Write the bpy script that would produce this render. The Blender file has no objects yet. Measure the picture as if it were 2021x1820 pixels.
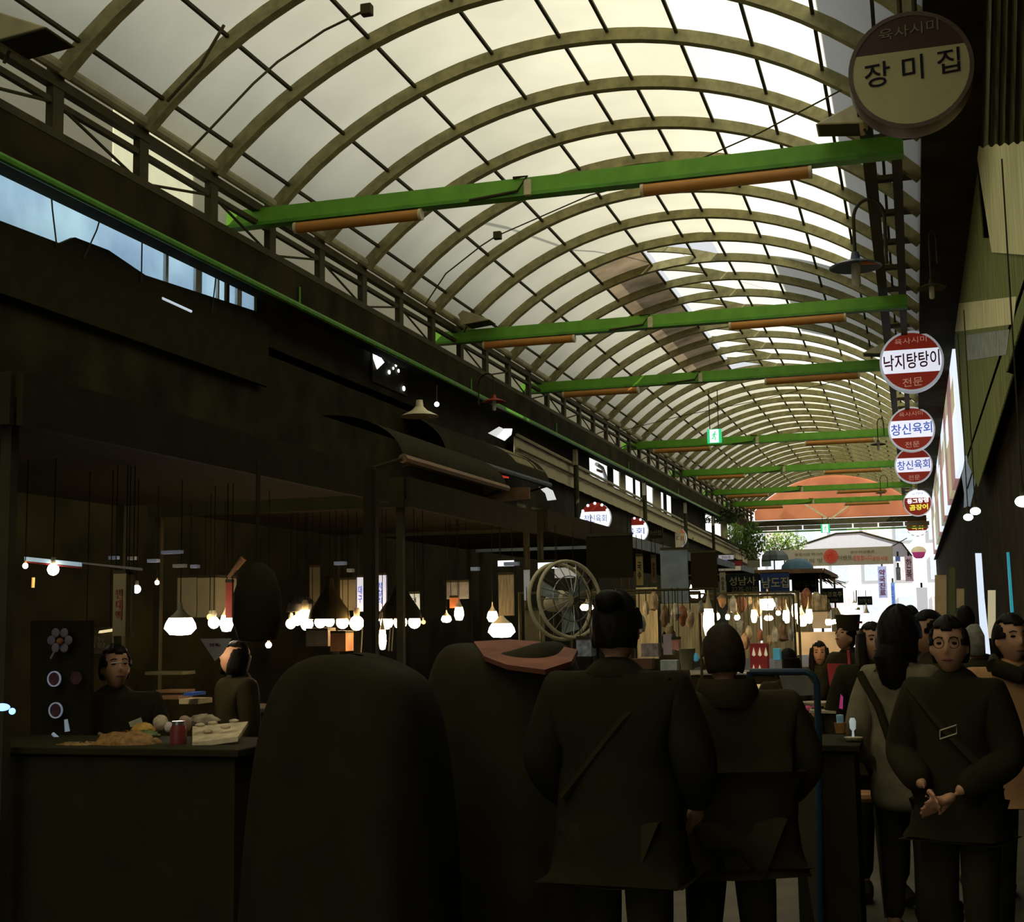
import bpy, bmesh, math, random
from mathutils import Vector, Matrix, Euler
random.seed(7)
R = math.radians
SC = bpy.context.scene
COL = SC.collection

# ------------------------------------------------------------------ camera, sky, sun, exposure
F = 2632.31
CAMLOC = Vector((0, 0, 1.58))
CX, CY = 1010.5, 910.0
M3 = Matrix(((0.95743561, 0.04947876, 0.28437459),
             (0.28820707, -0.10950062, -0.95128665),
             (-0.01592929, 0.99275448, -0.11909992)))
cam = bpy.data.cameras.new('camera'); camo = bpy.data.objects.new('camera', cam); COL.objects.link(camo)
cam.sensor_width = 36; cam.lens = F / 2021 * 36; cam.clip_end = 400; cam.clip_start = .05
camo.matrix_world = Matrix.Translation(CAMLOC) @ M3.to_4x4()
SC.camera = camo
SC.view_settings.view_transform = 'Standard'; SC.view_settings.look = 'None'
SC.view_settings.exposure = 0.0; SC.view_settings.gamma = 1.0
try: SC.view_settings.use_curve_mapping = False
except Exception: pass
W = bpy.data.worlds.new('sky'); SC.world = W; W.use_nodes = True
bg = W.node_tree.nodes['Background']; bg.inputs[0].default_value = (.94, .97, 1.0, 1); bg.inputs[1].default_value = .8
sun = bpy.data.lights.new('sun', 'SUN'); sun.energy = 9.0; sun.angle = R(.6); sun.color = (1, .97, .9)
suno = bpy.data.objects.new('sun', sun); COL.objects.link(suno)
suno.rotation_euler = Vector((.70, -.22, .66)).to_track_quat('Z', 'Y').to_euler(); suno.location = (20, -5, 25)

def P(px, py, Y):
    "world point on the cross-section Y of the arcade, seen in direction px,py"
    d = M3 @ Vector((px - CX, -(py - CY), -F))
    return CAMLOC + d * (Y / d.y)

# ------------------------------------------------------------------ materials
MATS = {}
def M(name, col=(.5, .5, .5), rough=.75, metal=0, emit=0, ecol=None, nz=.18, sc=6, bump=.0, kind='p', stretch=None):
    if name in MATS: return MATS[name]
    m = bpy.data.materials.new(name); m.use_nodes = True; nt = m.node_tree; N = nt.nodes; L = nt.links
    b = N['Principled BSDF']; out = N['Material Output']
    tc = N.new('ShaderNodeTexCoord'); mp = N.new('ShaderNodeMapping'); L.new(tc.outputs['Object'], mp.inputs[0])
    if stretch: mp.inputs['Scale'].default_value = stretch
    t = N.new('ShaderNodeTexNoise'); t.inputs['Scale'].default_value = sc; t.inputs['Detail'].default_value = 5
    L.new(mp.outputs[0], t.inputs['Vector'])
    r = N.new('ShaderNodeValToRGB'); c = col
    r.color_ramp.elements[0].position = .3; r.color_ramp.elements[1].position = .7
    r.color_ramp.elements[0].color = (*[x * (1 - nz) for x in c], 1)
    r.color_ramp.elements[1].color = (*[min(1, x * (1 + nz)) for x in c], 1)
    L.new(t.outputs['Fac'], r.inputs[0])
    if kind == 't':                                   # translucent sheet
        tr = N.new('ShaderNodeBsdfTranslucent'); df = N.new('ShaderNodeBsdfDiffuse'); mx = N.new('ShaderNodeMixShader')
        mx.inputs[0].default_value = .12; df.inputs[0].default_value = (*[x * .8 for x in c], 1)
        L.new(r.outputs[0], tr.inputs[0]); L.new(tr.outputs[0], mx.inputs[1]); L.new(df.outputs[0], mx.inputs[2])
        L.new(mx.outputs[0], out.inputs[0]); N.remove(b)
    else:
        L.new(r.outputs[0], b.inputs['Base Color']); b.inputs['Roughness'].default_value = rough
        b.inputs['Metallic'].default_value = metal
        try: b.inputs['Specular IOR Level'].default_value = .3 if max(col) > .06 else .06
        except Exception: pass
        if emit:
            e = ecol or col
            b.inputs['Emission Color'].default_value = (*e, 1); b.inputs['Emission Strength'].default_value = emit
        if bump:
            bp = N.new('ShaderNodeBump'); bp.inputs['Strength'].default_value = bump
            L.new(t.outputs['Fac'], bp.inputs['Height']); L.new(bp.outputs[0], b.inputs['Normal'])
    MATS[name] = m; return m

m_panel = M('milky_roof_sheet', (.41, .39, .29), kind='t', nz=.10, sc=.9)
m_panel_r = M('clear_roof_sheet', (.46, .46, .40), kind='t', nz=.05, sc=.9)
m_brown = M('stained_roof_sheet', (.16, .12, .07), kind='t', nz=.45, sc=1.6)
m_orange_gable = M('orange_gable_sheet', (.95, .52, .33), kind='t', nz=.15, sc=1.2)
m_film = M('daylight_blue_film', (.55, .78, 1.0), kind='t', nz=.35, sc=1.3)  # blue daylight of the open gap is put into this sheet's colour
m_rib = M('rib_paint', (.27, .24, .10), .6, nz=.3, sc=9)
m_chord = M('chord_paint', (.36, .33, .18), .6, nz=.2)
m_dark = M('dark_steel', (.055, .05, .022), .6)
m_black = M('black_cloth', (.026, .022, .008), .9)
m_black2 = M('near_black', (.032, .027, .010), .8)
m_darkwall = M('dark_wall', (.026, .022, .008), .9, nz=.5, sc=2)  # interior darkness is put into this near-black base
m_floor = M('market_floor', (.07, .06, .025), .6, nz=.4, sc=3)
m_green = M('green_paint', (.15, .38, .03), .45, nz=.12)
m_greend = M('green_paint_rail', (.09, .28, .02), .45, nz=.2)
m_tube = M('orange_housing', (.46, .20, .035), .5, nz=.08)
m_cap = M('pale_cap', (.6, .52, .3), .5)
m_beige = M('beige_board', (.42, .36, .19), .8, nz=.15, stretch=(1, 12, 1))
m_white = M('white_paint', (.75, .75, .7), .6, nz=.05)
m_metal = M('stainless', (.35, .34, .3), .3, metal=.8)
m_wood = M('worn_wood', (.22, .12, .05), .6, nz=.35, stretch=(1, 8, 1))
m_skin = M('skin', (.58, .30, .15), .5, nz=.06)
m_hair = M('black_hair', (.012, .010, .006), .5, nz=.3, sc=40)
m_hair_grey = M('grey_hair', (.20, .18, .12), .6, nz=.3, sc=40)
m_lip = M('lips', (.22, .05, .04), .5)
m_eyew = M('eye_dark', (.015, .012, .01), .2)
def glow(name, c, s): return M(name, c, .5, emit=s, ecol=c, nz=0)
m_bulb = glow('bulb_warm', (1, .66, .36), 38)
m_bulbw = glow('bulb_white', (1, .84, .66), 26)
m_led = glow('led_cool', (.85, .92, 1), 6)
m_ledblue = glow('led_blue', (.15, .35, 1), 4)
m_ember = glow('bulb_amber', (1, .5, .15), 2.5)

# ------------------------------------------------------------------ helpers
def nrm(v): v = Vector(v); return v.normalized() if v.length else Vector((0, 0, 1))
class MB:
    def __init__(s): s.v = []; s.f = []; s.mi = []; s.k = 0
    def add(s, vs, fs):
        o = len(s.v); s.v += [Vector(x) for x in vs]
        for f in fs: s.f.append(tuple(i + o for i in f)); s.mi.append(s.k)
        return s
    def mat(s, k): s.k = k; return s
    def box(s, c, d, rz=0, mx=None):
        c = Vector(c); q = [Vector((x * d[0] / 2, y * d[1] / 2, z * d[2] / 2)) for x in (-1, 1) for y in (-1, 1) for z in (-1, 1)]
        rm = mx or Matrix.Rotation(rz, 3, 'Z')
        return s.add([c + rm @ p for p in q], [(0, 1, 3, 2), (4, 6, 7, 5), (0, 4, 5, 1), (2, 3, 7, 6), (0, 2, 6, 4), (1, 5, 7, 3)])
    def path(s, pts, r, n=8, cap=True, flat=None):
        pts = [Vector(p) for p in pts]; rs = r if isinstance(r, (list, tuple)) else [r] * len(pts)
        rings = []
        up0 = None
        for i, p in enumerate(pts):
            t = nrm(pts[min(i + 1, len(pts) - 1)] - pts[max(i - 1, 0)])
            if up0 is None: up0 = Vector((0, 0, 1)) if abs(t.z) < .9 else Vector((1, 0, 0))
            a = nrm(t.cross(up0)); b = nrm(a.cross(t)); up0 = b
            ph = math.pi / n if n == 4 else 0
            rings.append([p + (a * math.cos(2 * math.pi * k / n + ph) * (flat or 1) + b * math.sin(2 * math.pi * k / n + ph)) * rs[i] for k in range(n)])
        vs = [x for g in rings for x in g]; fs = []
        for i in range(len(pts) - 1):
            for k in range(n):
                k2 = (k + 1) % n; fs.append((i * n + k, i * n + k2, (i + 1) * n + k2, (i + 1) * n + k))
        if cap: fs.append(tuple(reversed(range(n)))); fs.append(tuple((len(pts) - 1) * n + k for k in range(n)))
        return s.add(vs, fs)
    def tube(s, a, b, r, n=8, r2=None): return s.path([a, b], [r, r2 if r2 is not None else r], n)
    def lathe(s, prof, c=(0, 0, 0), n=20, axis='Z', cap=True):
        c = Vector(c); vs = []; fs = []
        for (r, h) in prof:
            for k in range(n):
                a = 2 * math.pi * k / n; x, y = r * math.cos(a), r * math.sin(a)
                p = Vector((x, y, h)) if axis == 'Z' else (Vector((x, h, y)) if axis == 'Y' else Vector((h, x, y)))
                vs.append(c + p)
        for i in range(len(prof) - 1):
            for k in range(n):
                k2 = (k + 1) % n; q = (i * n + k, i * n + k2, (i + 1) * n + k2, (i + 1) * n + k)
                fs.append(q if axis != 'Y' else q[::-1])
        if cap and prof[0][0] > 1e-4: fs.append(tuple(range(n)))
        if cap and prof[-1][0] > 1e-4: fs.append(tuple((len(prof) - 1) * n + k for k in range(n)))
        return s.add(vs, fs)
    def ball(s, c, r, sc=(1, 1, 1), n=16, m=10):
        pr = [(max(1e-5, r * math.sin(math.pi * i / m)), -r * math.cos(math.pi * i / m)) for i in range(m + 1)]
        o = len(s.v); s.lathe(pr, (0, 0, 0), n)
        c = Vector(c)
        for i in range(o, len(s.v)): v = s.v[i]; s.v[i] = c + Vector((v.x * sc[0], v.y * sc[1], v.z * sc[2]))
        return s
    def quad(s, a, b, c, d): return s.add([a, b, c, d], [(0, 1, 2, 3)])
    def slab(s, pts, n, t):
        "polygon pts extruded by vector n*t"
        k = len(pts); n = nrm(n) * t; pts = [Vector(p) for p in pts]
        return s.add(pts + [p + n for p in pts], [tuple(range(k - 1, -1, -1)), tuple(range(k, 2 * k))] + [(i, (i + 1) % k, (i + 1) % k + k, i + k) for i in range(k)])
    def jitter(s, a):
        for v in s.v: v += Vector((random.uniform(-a, a), random.uniform(-a, a), random.uniform(-a, a)))
        return s
    def build(s, name, mat, parent=None, smooth=True, bevel=0, label=None, sub=0):
        me = bpy.data.meshes.new(name)
        org = Vector((0, 0, 0))
        if parent is not None: org = parent.get('_o') and Vector(parent['_o']) or Vector((0, 0, 0))
        if parent is None and s.v:
            lo = Vector([min(v[i] for v in s.v) for i in range(3)]); hi = Vector([max(v[i] for v in s.v) for i in range(3)])
            org = Vector(((lo.x + hi.x) / 2, (lo.y + hi.y) / 2, lo.z))
        me.from_pydata([v - org for v in s.v], [], s.f)
        for m in (mat if isinstance(mat, (list, tuple)) else [mat]): me.materials.append(m)
        for p, k in zip(me.polygons, s.mi): p.material_index = k
        bm = bmesh.new(); bm.from_mesh(me); bmesh.ops.recalc_face_normals(bm, faces=bm.faces[:]); bm.to_mesh(me); bm.free()
        o = bpy.data.objects.new(name, me); COL.objects.link(o)
        if parent is None: o.location = org
        else: o.parent = parent
        o['_o'] = tuple(org)
        if smooth:
            for p in me.polygons: p.use_smooth = True
            try: me.set_sharp_from_angle(angle=R(35))
            except Exception: pass
        if bevel:
            b = o.modifiers.new('bevel', 'BEVEL'); b.width = bevel; b.segments = 2; b.limit_method = 'ANGLE'
        if sub:
            b = o.modifiers.new('subdivision', 'SUBSURF'); b.levels = sub; b.render_levels = sub
        if label: o['label'] = label
        return o
def tag(o, label=None, cat=None, group=None, kind=None):
    if label: o['label'] = label
    if cat: o['category'] = cat
    if group: o['group'] = group
    if kind: o['kind'] = kind
    return o
def thing(name, label, cat, loc=(0, 0, 0), group=None):
    o = bpy.data.objects.new(name, None); COL.objects.link(o); o.location = loc; o.empty_display_size = .1
    o['_o'] = tuple(loc); return tag(o, label, cat, group)
def root0(name, kind='structure'):
    o = bpy.data.objects.new(name, None); COL.objects.link(o); o['_o'] = (0, 0, 0); o['kind'] = kind; return o
def struct(name, mb, m, parent=None, **k):
    o = mb.build(name, m, parent, **k)
    if parent is None: o['kind'] = 'structure'
    return o
def dup(root, loc, label=None, group=None, rz=None, scale=None):
    r = root.copy(); COL.objects.link(r); r.location = loc
    if label: r['label'] = label
    if group: r['group'] = group
    if rz is not None: r.rotation_euler = (0, 0, rz)
    if scale: r.scale = (scale,) * 3
    def rec(src, dst):
        for ch in src.children:
            c = ch.copy(); COL.objects.link(c); c.parent = dst; rec(ch, c)
    rec(root, r); return r
def lettering(body, c, w, h, parent, mat, u=(1, 0, 0), up=(0, 0, 1), bold=.012, depth=.004, name='lettering', rot=0):
    cu = bpy.data.curves.new('txt', 'FONT'); cu.body = body; cu.offset = bold; cu.extrude = .5; cu.resolution_u = 3
    cu.space_line = 1.0
    o = bpy.data.objects.new('txt', cu); COL.objects.link(o)
    dg = bpy.context.evaluated_depsgraph_get(); me = bpy.data.meshes.new_from_object(o.evaluated_get(dg))
    bpy.data.objects.remove(o); bpy.data.curves.remove(cu)
    if not len(me.vertices): return None
    xs = [v.co.x for v in me.vertices]; ys = [v.co.y for v in me.vertices]
    x0, x1, y0, y1 = min(xs), max(xs), min(ys), max(ys); u = nrm(u); up = nrm(up); n = u.cross(up)
    c = Vector(c) - Vector(parent['_o'])
    for v in me.vertices:
        a = ((v.co.x - x0) / (x1 - x0) - .5) * w; b = ((v.co.y - y0) / (y1 - y0) - .5) * h
        if rot: a, b = a * math.cos(rot) - b * math.sin(rot), a * math.sin(rot) + b * math.cos(rot)
        v.co = c + u * a + up * b + n * (v.co.z * depth)
    me.materials.clear(); me.materials.append(mat)
    me.name = name
    ob = bpy.data.objects.new(name, me); COL.objects.link(ob); ob.parent = parent; ob['_o'] = parent['_o']; return ob
ORD = ['first', 'second', 'third', 'fourth', 'fifth', 'sixth', 'seventh', 'eighth', 'ninth', 'tenth', 'eleventh', 'twelfth', 'thirteenth', 'fourteenth', 'fifteenth', 'sixteenth', 'seventeenth', 'eighteenth', 'nineteenth', 'twentieth']
for t_ in ('twenty', 'thirty', 'forty'):
    if t_ != 'twenty': ORD.append({'thirty': 'thirtieth', 'forty': 'fortieth'}[t_])
    ORD += [t_ + '-' + ORD[i] for i in range(9)]
BEAMY = [12.3, 18.65, 23.35, 32.2, 39.0, 45.5, 50.6]

# ------------------------------------------------------------------ ground, walls, neighbouring buildings
XL, XR = -6.85, .95
struct('floor', MB().box((-3, 30, -.05), (14, 80, .1)), m_floor)
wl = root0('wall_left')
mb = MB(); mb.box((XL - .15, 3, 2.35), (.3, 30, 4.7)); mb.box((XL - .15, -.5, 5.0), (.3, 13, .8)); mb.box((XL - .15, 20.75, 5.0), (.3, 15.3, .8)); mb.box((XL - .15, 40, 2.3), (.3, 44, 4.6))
mb.build('wall_panel', m_darkwall, wl, smooth=False)
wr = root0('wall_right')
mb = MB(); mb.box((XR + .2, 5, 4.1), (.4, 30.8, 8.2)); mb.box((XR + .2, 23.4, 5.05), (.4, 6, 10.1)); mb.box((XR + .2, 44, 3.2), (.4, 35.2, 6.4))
mb.build('wall_panel', m_darkwall, wr, smooth=False)
struct('wall_back', MB().box((-3, -9.8, 6.6), (9, .3, 2.6)), m_darkwall, smooth=False)  # unseen upper wall, put in to hold back sky light
ob_ = thing('unseen_shade_block', 'unseen blue-grey block added left of the arcade to shape its daylight', 'building', (-16, 5, 0)); MB().box((-16, 5, 6), (4, 30, 12)).build('wall', M('shade_block_blue', (.30, .36, .46), .9, nz=.3), ob_, smooth=False)  # unseen block added to shade the left roof and tint the film

# ------------------------------------------------------------------ the vault: ribs, purlins, sheets
VC = (-3.05, 2.82); VR = 4.59
def vault(x, dr=0):
    r = VR + dr; a = math.asin((x - VC[0]) / VR); return Vector((VC[0] + r * math.sin(a), 0, VC[1] + r * math.cos(a)))
XA, XB = -6.36, .26
ceil_ = root0('ceiling')
RIBY = [round(8.82 + 1.25 * k, 3) for k in range(-14, 39)]
def arc_sheet(x0, x1, y0, y1, dr, n=14, t=.01):
    mb = MB(); vs = []
    for i in range(n + 1):
        x = x0 + (x1 - x0) * i / n; p = vault(x, dr); vs += [Vector((p.x, y0, p.z)), Vector((p.x, y1, p.z))]
    mb.add(vs, [(2 * i, 2 * i + 1, 2 * i + 3, 2 * i + 2) for i in range(n)]); return mb
FL0, FL1 = 20.2, 31.5          # stretch where the left flap stands open
for k in range(len(RIBY) - 1):
    y0, y1 = RIBY[k], RIBY[k + 1]; ym = (y0 + y1) / 2
    if FL0 < ym < FL1:
        arc_sheet(XA, -4.72, y0, y1, .085, 6).build('roof_sheet', m_panel, ceil_)
        arc_sheet(-4.72, -3.88, y0, y1, .085, 4).build('roof_sheet', m_brown, ceil_, label='brown stained sheet beside the open flap')
        arc_sheet(-2.8, XB, y0, y1, .085, 10).build('roof_sheet', m_panel_r, ceil_)
    else:
        arc_sheet(XA, -1.99, y0, y1, .085, 14).build('roof_sheet', m_panel, ceil_)
        arc_sheet(-1.99, XB, y0, y1, .085, 10).build('roof_sheet', m_panel_r, ceil_)
for x in (-6.15, -5.52, -4.72, -3.88, -3.17, -2.68, -1.99, -1.26, -.62, -.12):
    p = vault(x, .04)
    MB().path([(p.x, RIBY[0], p.z), (p.x, RIBY[-1], p.z)], .022, 4).build('purlin', m_dark, ceil_, smooth=False)
def arc_bar(x0, x1, y, r0, r1, w, n=28, lift=None):
    mb = MB(); vs = []; fs = []
    for i in range(n + 1):
        t = i / n; x = x0 + (x1 - x0) * t; dz = lift(t) if lift else 0
        a, b = vault(x, r0), vault(x, r1)
        vs += [Vector((a.x, y - w / 2, a.z + dz)), Vector((a.x, y + w / 2, a.z + dz)), Vector((b.x, y + w / 2, b.z + dz)), Vector((b.x, y - w / 2, b.z + dz))]
    for i in range(n):
        for k in range(4): k2 = (k + 1) % 4; fs.append((4 * i + k, 4 * i + k2, 4 * i + 4 + k2, 4 * i + 4 + k))
    fs += [(0, 1, 2, 3), tuple(4 * n + k for k in range(4))]
    return mb.add(vs, fs)
nvis = 0
for k, y in enumerate(RIBY):
    if y < 5: continue
    rib = thing('roof_rib', None, 'roof rib', (-3.05, y, 6), 'arched roof ribs')
    if y > 5:
        prev = sum(1 for b in BEAMY if b < y)
        where = 'in front of the nearest green beam' if prev == 0 else ('behind the farthest green beam' if prev == 7 else 'between the %s and %s green beams' % (ORD[prev - 1], ORD[prev]))
        idx = sum(1 for q in RIBY if 5 < q <= y and sum(1 for b in BEAMY if b < q) == prev)
        rib['label'] = 'curved beige steel roof rib, %s one %s' % (ORD[idx - 1], where)
    else:
        rib['label'] = 'curved beige steel roof rib overhead, number %s behind the nearest visible rib' % ORD[8 - min(8, k % 9)]
    arc_bar(XA, XB, y, -.05, .075, .10).build('arch', m_rib, rib, smooth=False)
    if FL0 - .3 < y < FL1 + .7:
        arc_bar(-3.98, -2.81, y, -.02, .07, .084, 12, lambda t: .33 * (1 - t)).build('flap_arm', m_rib, rib, smooth=False)
    if y < 5: rib['_drop'] = 1
for o in [o for o in COL.objects if o.get('_drop')]:
    o['label'] = 'curved beige steel roof rib above and behind the viewer'
fl = thing('roof_flap', 'bright open skylight flap raised above the middle of the vault', 'roof flap', (-3.2, 26, 7.5))
mb = MB(); vs = []
for i in range(9):
    t = i / 8; x = -4.0 + 1.19 * t; p = vault(x, .10); z = p.z + .33 * (1 - t)
    vs += [Vector((p.x, FL0 + 1.3, z)), Vector((p.x, FL1, z))]
mb.add(vs, [(2 * i, 2 * i + 1, 2 * i + 3, 2 * i + 2) for i in range(8)]).build('flap_sheet', m_panel_r, fl)

# left side lattice, eave, gutter and the green pipe
xs_, ys0, ys1 = -6.42, 2.0, 57.0
tr = thing('lattice_girder', 'beige steel lattice girder running along the left foot of the vault', 'girder', (xs_, 2, 5.5))
MB().path([(xs_ + .05, ys0, 6.05), (xs_ + .05, ys1, 6.05)], .055, 10).build('top_chord', m_chord, tr)
MB().path([(xs_, ys0, 5.93), (xs_, ys1, 5.93)], .06, 4).build('middle_chord', m_dark, tr, smooth=False)
MB().path([(xs_, ys0, 5.77), (xs_, ys1, 5.77)], .035, 4).build('middle_chord', m_dark, tr, smooth=False)
MB().path([(xs_, ys0, 5.50), (xs_, ys1, 5.50)], .05, 4).build('bottom_chord', m_dark, tr, smooth=False)
for k, y in enumerate(RIBY):
    if y < ys0: continue
    MB().box((xs_, y, 5.77), (.07, .14, .56)).build('post', m_dark, tr, smooth=False)
    MB().tube((xs_ + .01, y + .1, 5.52 if k % 2 else 5.75), (xs_ + .01, y + 1.15, 5.75 if k % 2 else 5.52), .014, 6).build('diagonal', m_dark, tr)
struct('trim_1', MB().box((-6.78, 34.8, 5.95), (.02, 46.4, 1.0)), m_panel, smooth=False)
struct('trim_4', MB().box((-6.78, 5, 5.95), (.02, 10.3, 1.0)), m_panel, smooth=False)
struct('trim_5', MB().box((-6.78, 10.87, 5.95), (.02, 1.4, 1.0)), M('pale_eave_sheet', (.85, .82, .62), kind='t', nz=.05), smooth=False)  # one eave bay with a paler, more translucent sheet
struct('trim_2', MB().box((-6.56, 29, 5.30), (.34, 58, .34)), m_darkwall, smooth=False)
gp = thing('green_pipe', 'long green pipe running along the gutter on the left side', 'pipe', (-6.4, 5, 5.2))
MB().path([(-6.39, 4.5, 5.09), (-6.39, 56, 5.09)], .036, 8).build('pipe', m_greend, gp)
for y in (13.2, 19.2, 24.3, 31, 38): MB().path([(-6.375, y, 5.3), (-6.375, y, 5.07)], .012, 6).build('hanger', m_greend, gp)
# right side
tr2 = thing('ladder_girder', 'dark steel ladder girder along the right foot of the vault', 'girder', (.1, 2, 5.7))
for x, z, r_ in ((-.22, 6.04, .085), (.04, 6.04, .07), (.36, 6.10, .12)):
    MB().path([(x, 11.15, z), (x, 57, z)], r_, 4).build('chord', m_dark, tr2, smooth=False)
mb = MB()
for y in [11.6 + 1.25 * i for i in range(36)]:
    mb.box((.08, y, 6.12), (.6, .12, .05))
    mb.build('rung', m_dark, tr2, smooth=False); mb = MB()
struct('trim_3', MB().box((.61, 27, 6.12), (.68, 60, .26)), m_darkwall, smooth=False)
# the end gable
wf = root0('wall_far')
mb = MB(); pts = [Vector((x, 57.2, vault(x, .05).z)) for x in [XA + (XB - XA) * i / 20 for i in range(21)]]
mb.slab(pts + [Vector((XB, 57.2, 5.65)), Vector((XA, 57.2, 5.65))], (0, 1, 0), .04).build('gable_sheet', m_orange_gable, wf, smooth=False)
MB().box((-3.2, 57.1, 5.5), (7.6, .25, .22)).build('lintel', m_dark, wf, smooth=False)
for a, b in (((-4.6, 57, 6.5), (-3.3, 57, 5.6)), ((-1.9, 57, 6.5), (-3.2, 57, 5.6))): MB().path([a, b], .05, 4).build('brace', m_beige, wf, smooth=False)
for i in range(7): MB().box((-6.4 + 1.02 * i + .5, 57, 5.28), (.96, .04, .17)).build('transom_light', m_panel, wf, smooth=False)
MB().box((-3.2, 57, 5.13), (7.6, .12, .06)).build('sill', m_greend, wf, smooth=False)

# ------------------------------------------------------------------ green cross beams, lamps, clamps, floodlights
tube = None; flood = None
def ordin(i): return ORD[i]
for i, y in enumerate(BEAMY):
    nm = ('nearest' if i == 0 else 'farthest' if i == 6 else ordin(i) + ' nearest')
    b = thing('cross_beam', 'green painted steel cross beam under the vault, %s of the seven' % nm, 'beam', (-3.4, y, 5.7), 'green cross beams')
    zc = 5.8
    MB().box((-3.35, y, zc + .035), (6.9, .10, .175)).build('web', m_green, b, smooth=False)
    MB().box((-3.35, y, zc - .05), (6.9, .15, .035)).build('bottom_flange', m_greend, b, smooth=False)
    xc = -3.45
    MB().box((xc, y - .07, zc + .01), (.07, .05, .16)).build('clamp', m_cap, b, smooth=False, bevel=.005)
    MB().path([(xc - .6, y - .09, zc - .06), (xc - .1, y - .09, zc - .02), (xc, y - .09, zc + .12), (xc - .15, y - .06, zc + .13)], .014, 6).build('conduit', m_dark, b)
    for j, (x0, x1) in enumerate(((-5.95, -4.6), (-2.3, -.75))):
        side = 'left' if j == 0 else 'right'
        t = thing('tube_lamp', 'unlit orange tube lamp under the %s half of the %s green beam' % (side, nm if i else 'nearest'), 'lamp', ((x0 + x1) / 2, y - .04, 5.6), 'orange tube lamps under the beams')
        MB().path([(x0, y - .04, 5.665), (x1, y - .04, 5.665)], .058, 12).build('housing', m_tube, t)
        MB().path([(x1, y - .04, 5.665), (x1 + .03, y - .04, 5.665)], .062, 12).build('end_cap', m_cap, t)
        MB().path([(x0 - .03, y - .04, 5.665), (x0, y - .04, 5.665)], .062, 12).build('end_cap', m_cap, t)
        for x in (x0 + .2, x1 - .2): MB().box((x, y - .04, 5.73), (.03, .03, .05)).build('bracket', m_dark, t, smooth=False)
def floodlight(x, y, z, label, flip=1):
    t = thing('floodlight', label, 'floodlight', (x, y, z), 'floodlights beside the beams')
    mb = MB(); w = .17
    prof = [(-.3 * flip, -.02), (.12 * flip, .16), (.2 * flip, .1), (.12 * flip, -.06)]
    pts = [Vector((x + a, y - w, z + b)) for a, b in prof]
    mb.slab(pts, (0, 1, 0), 2 * w).build('housing', m_cap if flip > 0 else m_beige, t, smooth=False, bevel=.01)
    MB().box((x - .1 * flip, y, z - .04), (.36, .3, .01), mx=Matrix.Rotation(R(6 * flip), 3, 'Y')).build('lens', m_dark, t, smooth=False)
    MB().path([(x + .1 * flip, y, z - .02), (x + .16 * flip, y, z - .14)], .012, 6).build('bracket', m_dark, t)
floodlight(-.35, 12.0, 5.98, 'beige wedge floodlight on the nearest green beam under the large unlit sign')
floodlight(-.35, 23.1, 6.0, 'beige wedge floodlight beside the red octopus soup sign')
floodlight(-6.05, 18.4, 5.98, 'brown wedge floodlight at the left end of the second green beam', -1)

floodlight(P(48, 80, 7.4).x, 7.4, P(48, 80, 7.4).z, 'dark boxy floodlight silhouette at the top left corner', -1)
# wires and junction boxes
def cable(pts, label, r=.008, box=None):
    t = thing('cable', label, 'cable', tuple(Vector(pts[0])))
    MB().path(pts, r, 6).build('wire', m_dark, t)
    if box: MB().box(box, (.1, .08, .1)).build('junction_box', m_dark, t, bevel=.01)
cable([P(722, 20, 10.3), P(640, 60, 10.2), P(548, 122, 9.9), P(500, 165, 9.6), P(372, 300, 9.3)], 'thin dark wire with a small box hanging below the vault at upper left', .011, tuple(P(724, 20, 10.3)))
cable([P(442, 50, 8.9), P(395, 130, 8.8), P(330, 200, 8.8)], 'short thick cable beside the second rib at upper left', .014)
cable([P(1660, 178, 12.2), P(1500, 262, 13.0), P(1300, 350, 14.2), P(1165, 385, 15.0), P(982, 465, 15.8)], 'long straight wire crossing from upper right to the small box at mid left', .008, tuple(P(982, 465, 15.8)))
cable([P(978, 467, 15.8), P(950, 485, 15.7), P(880, 540, 15.6), P(840, 600, 15.6)], 'loose wire drooping left of the small box under the vault', .010)
cable([P(335, 300, 12.6), P(560, 322, 13.6), P(760, 352, 14.6)], 'taut wire along the left foot of the vault before the nearest green beam', .010)
cable([P(1000, 380, 16.5), P(1180, 420, 19), P(1420, 445, 22), P(1600, 520, 24)], 'thin taut wire under the bright middle of the vault', .007)
cable([P(1105, 880, 30), P(1350, 820, 30.2), P(1500, 790, 30.4), P(1700, 740, 30.5)], 'very thin wire slung before the fourth green beam', .008)

# ------------------------------------------------------------------ exit signs
def exit_sign(c, s, label, drop):
    t = thing('exit_sign', label, 'sign', c)
    x, y, z = c; g = glow('exit_green', (.03, .55, .22), .9); w = glow('exit_white', (.85, 1, .92), 1.0)
    MB().box(c, (s, .06, s)).build('housing', g, t, smooth=False, bevel=.01)
    yy = y - .035
    MB().box((x, yy, z), (s * .62, .01, s * .92)).build('face', w, t, smooth=False)
    mb = MB()                                     # running figure
    q = lambda a, b: (x + a * s, yy - .008, z + b * s)
    mb.ball(q(.06, .27), s * .055, n=10, m=6)
    mb.path([q(.04, .2), q(-.02, 0)], s * .05, 6); mb.path([q(-.02, 0), q(.1, -.12), q(.08, -.3)], s * .03, 6)
    mb.path([q(-.02, 0), q(-.08, -.16), q(-.2, -.2)], s * .03, 6); mb.path([q(.04, .17), q(-.1, .12), q(-.14, .0)], s * .024, 6); mb.path([q(.04, .17), q(.14, .08), q(.2, .12)], s * .024, 6)
    mb.build('running_figure', g, t)
    for dx in (-.3, .3): MB().path([(x + dx * s, y, z + s / 2), (x + dx * s, y, z + s / 2 + drop)], .012, 6).build('rod', m_dark, t)
exit_sign(tuple(P(1410, 861, 31.6)), .34, 'green square exit sign with running figure hanging before the fourth green beam', .95)
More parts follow.
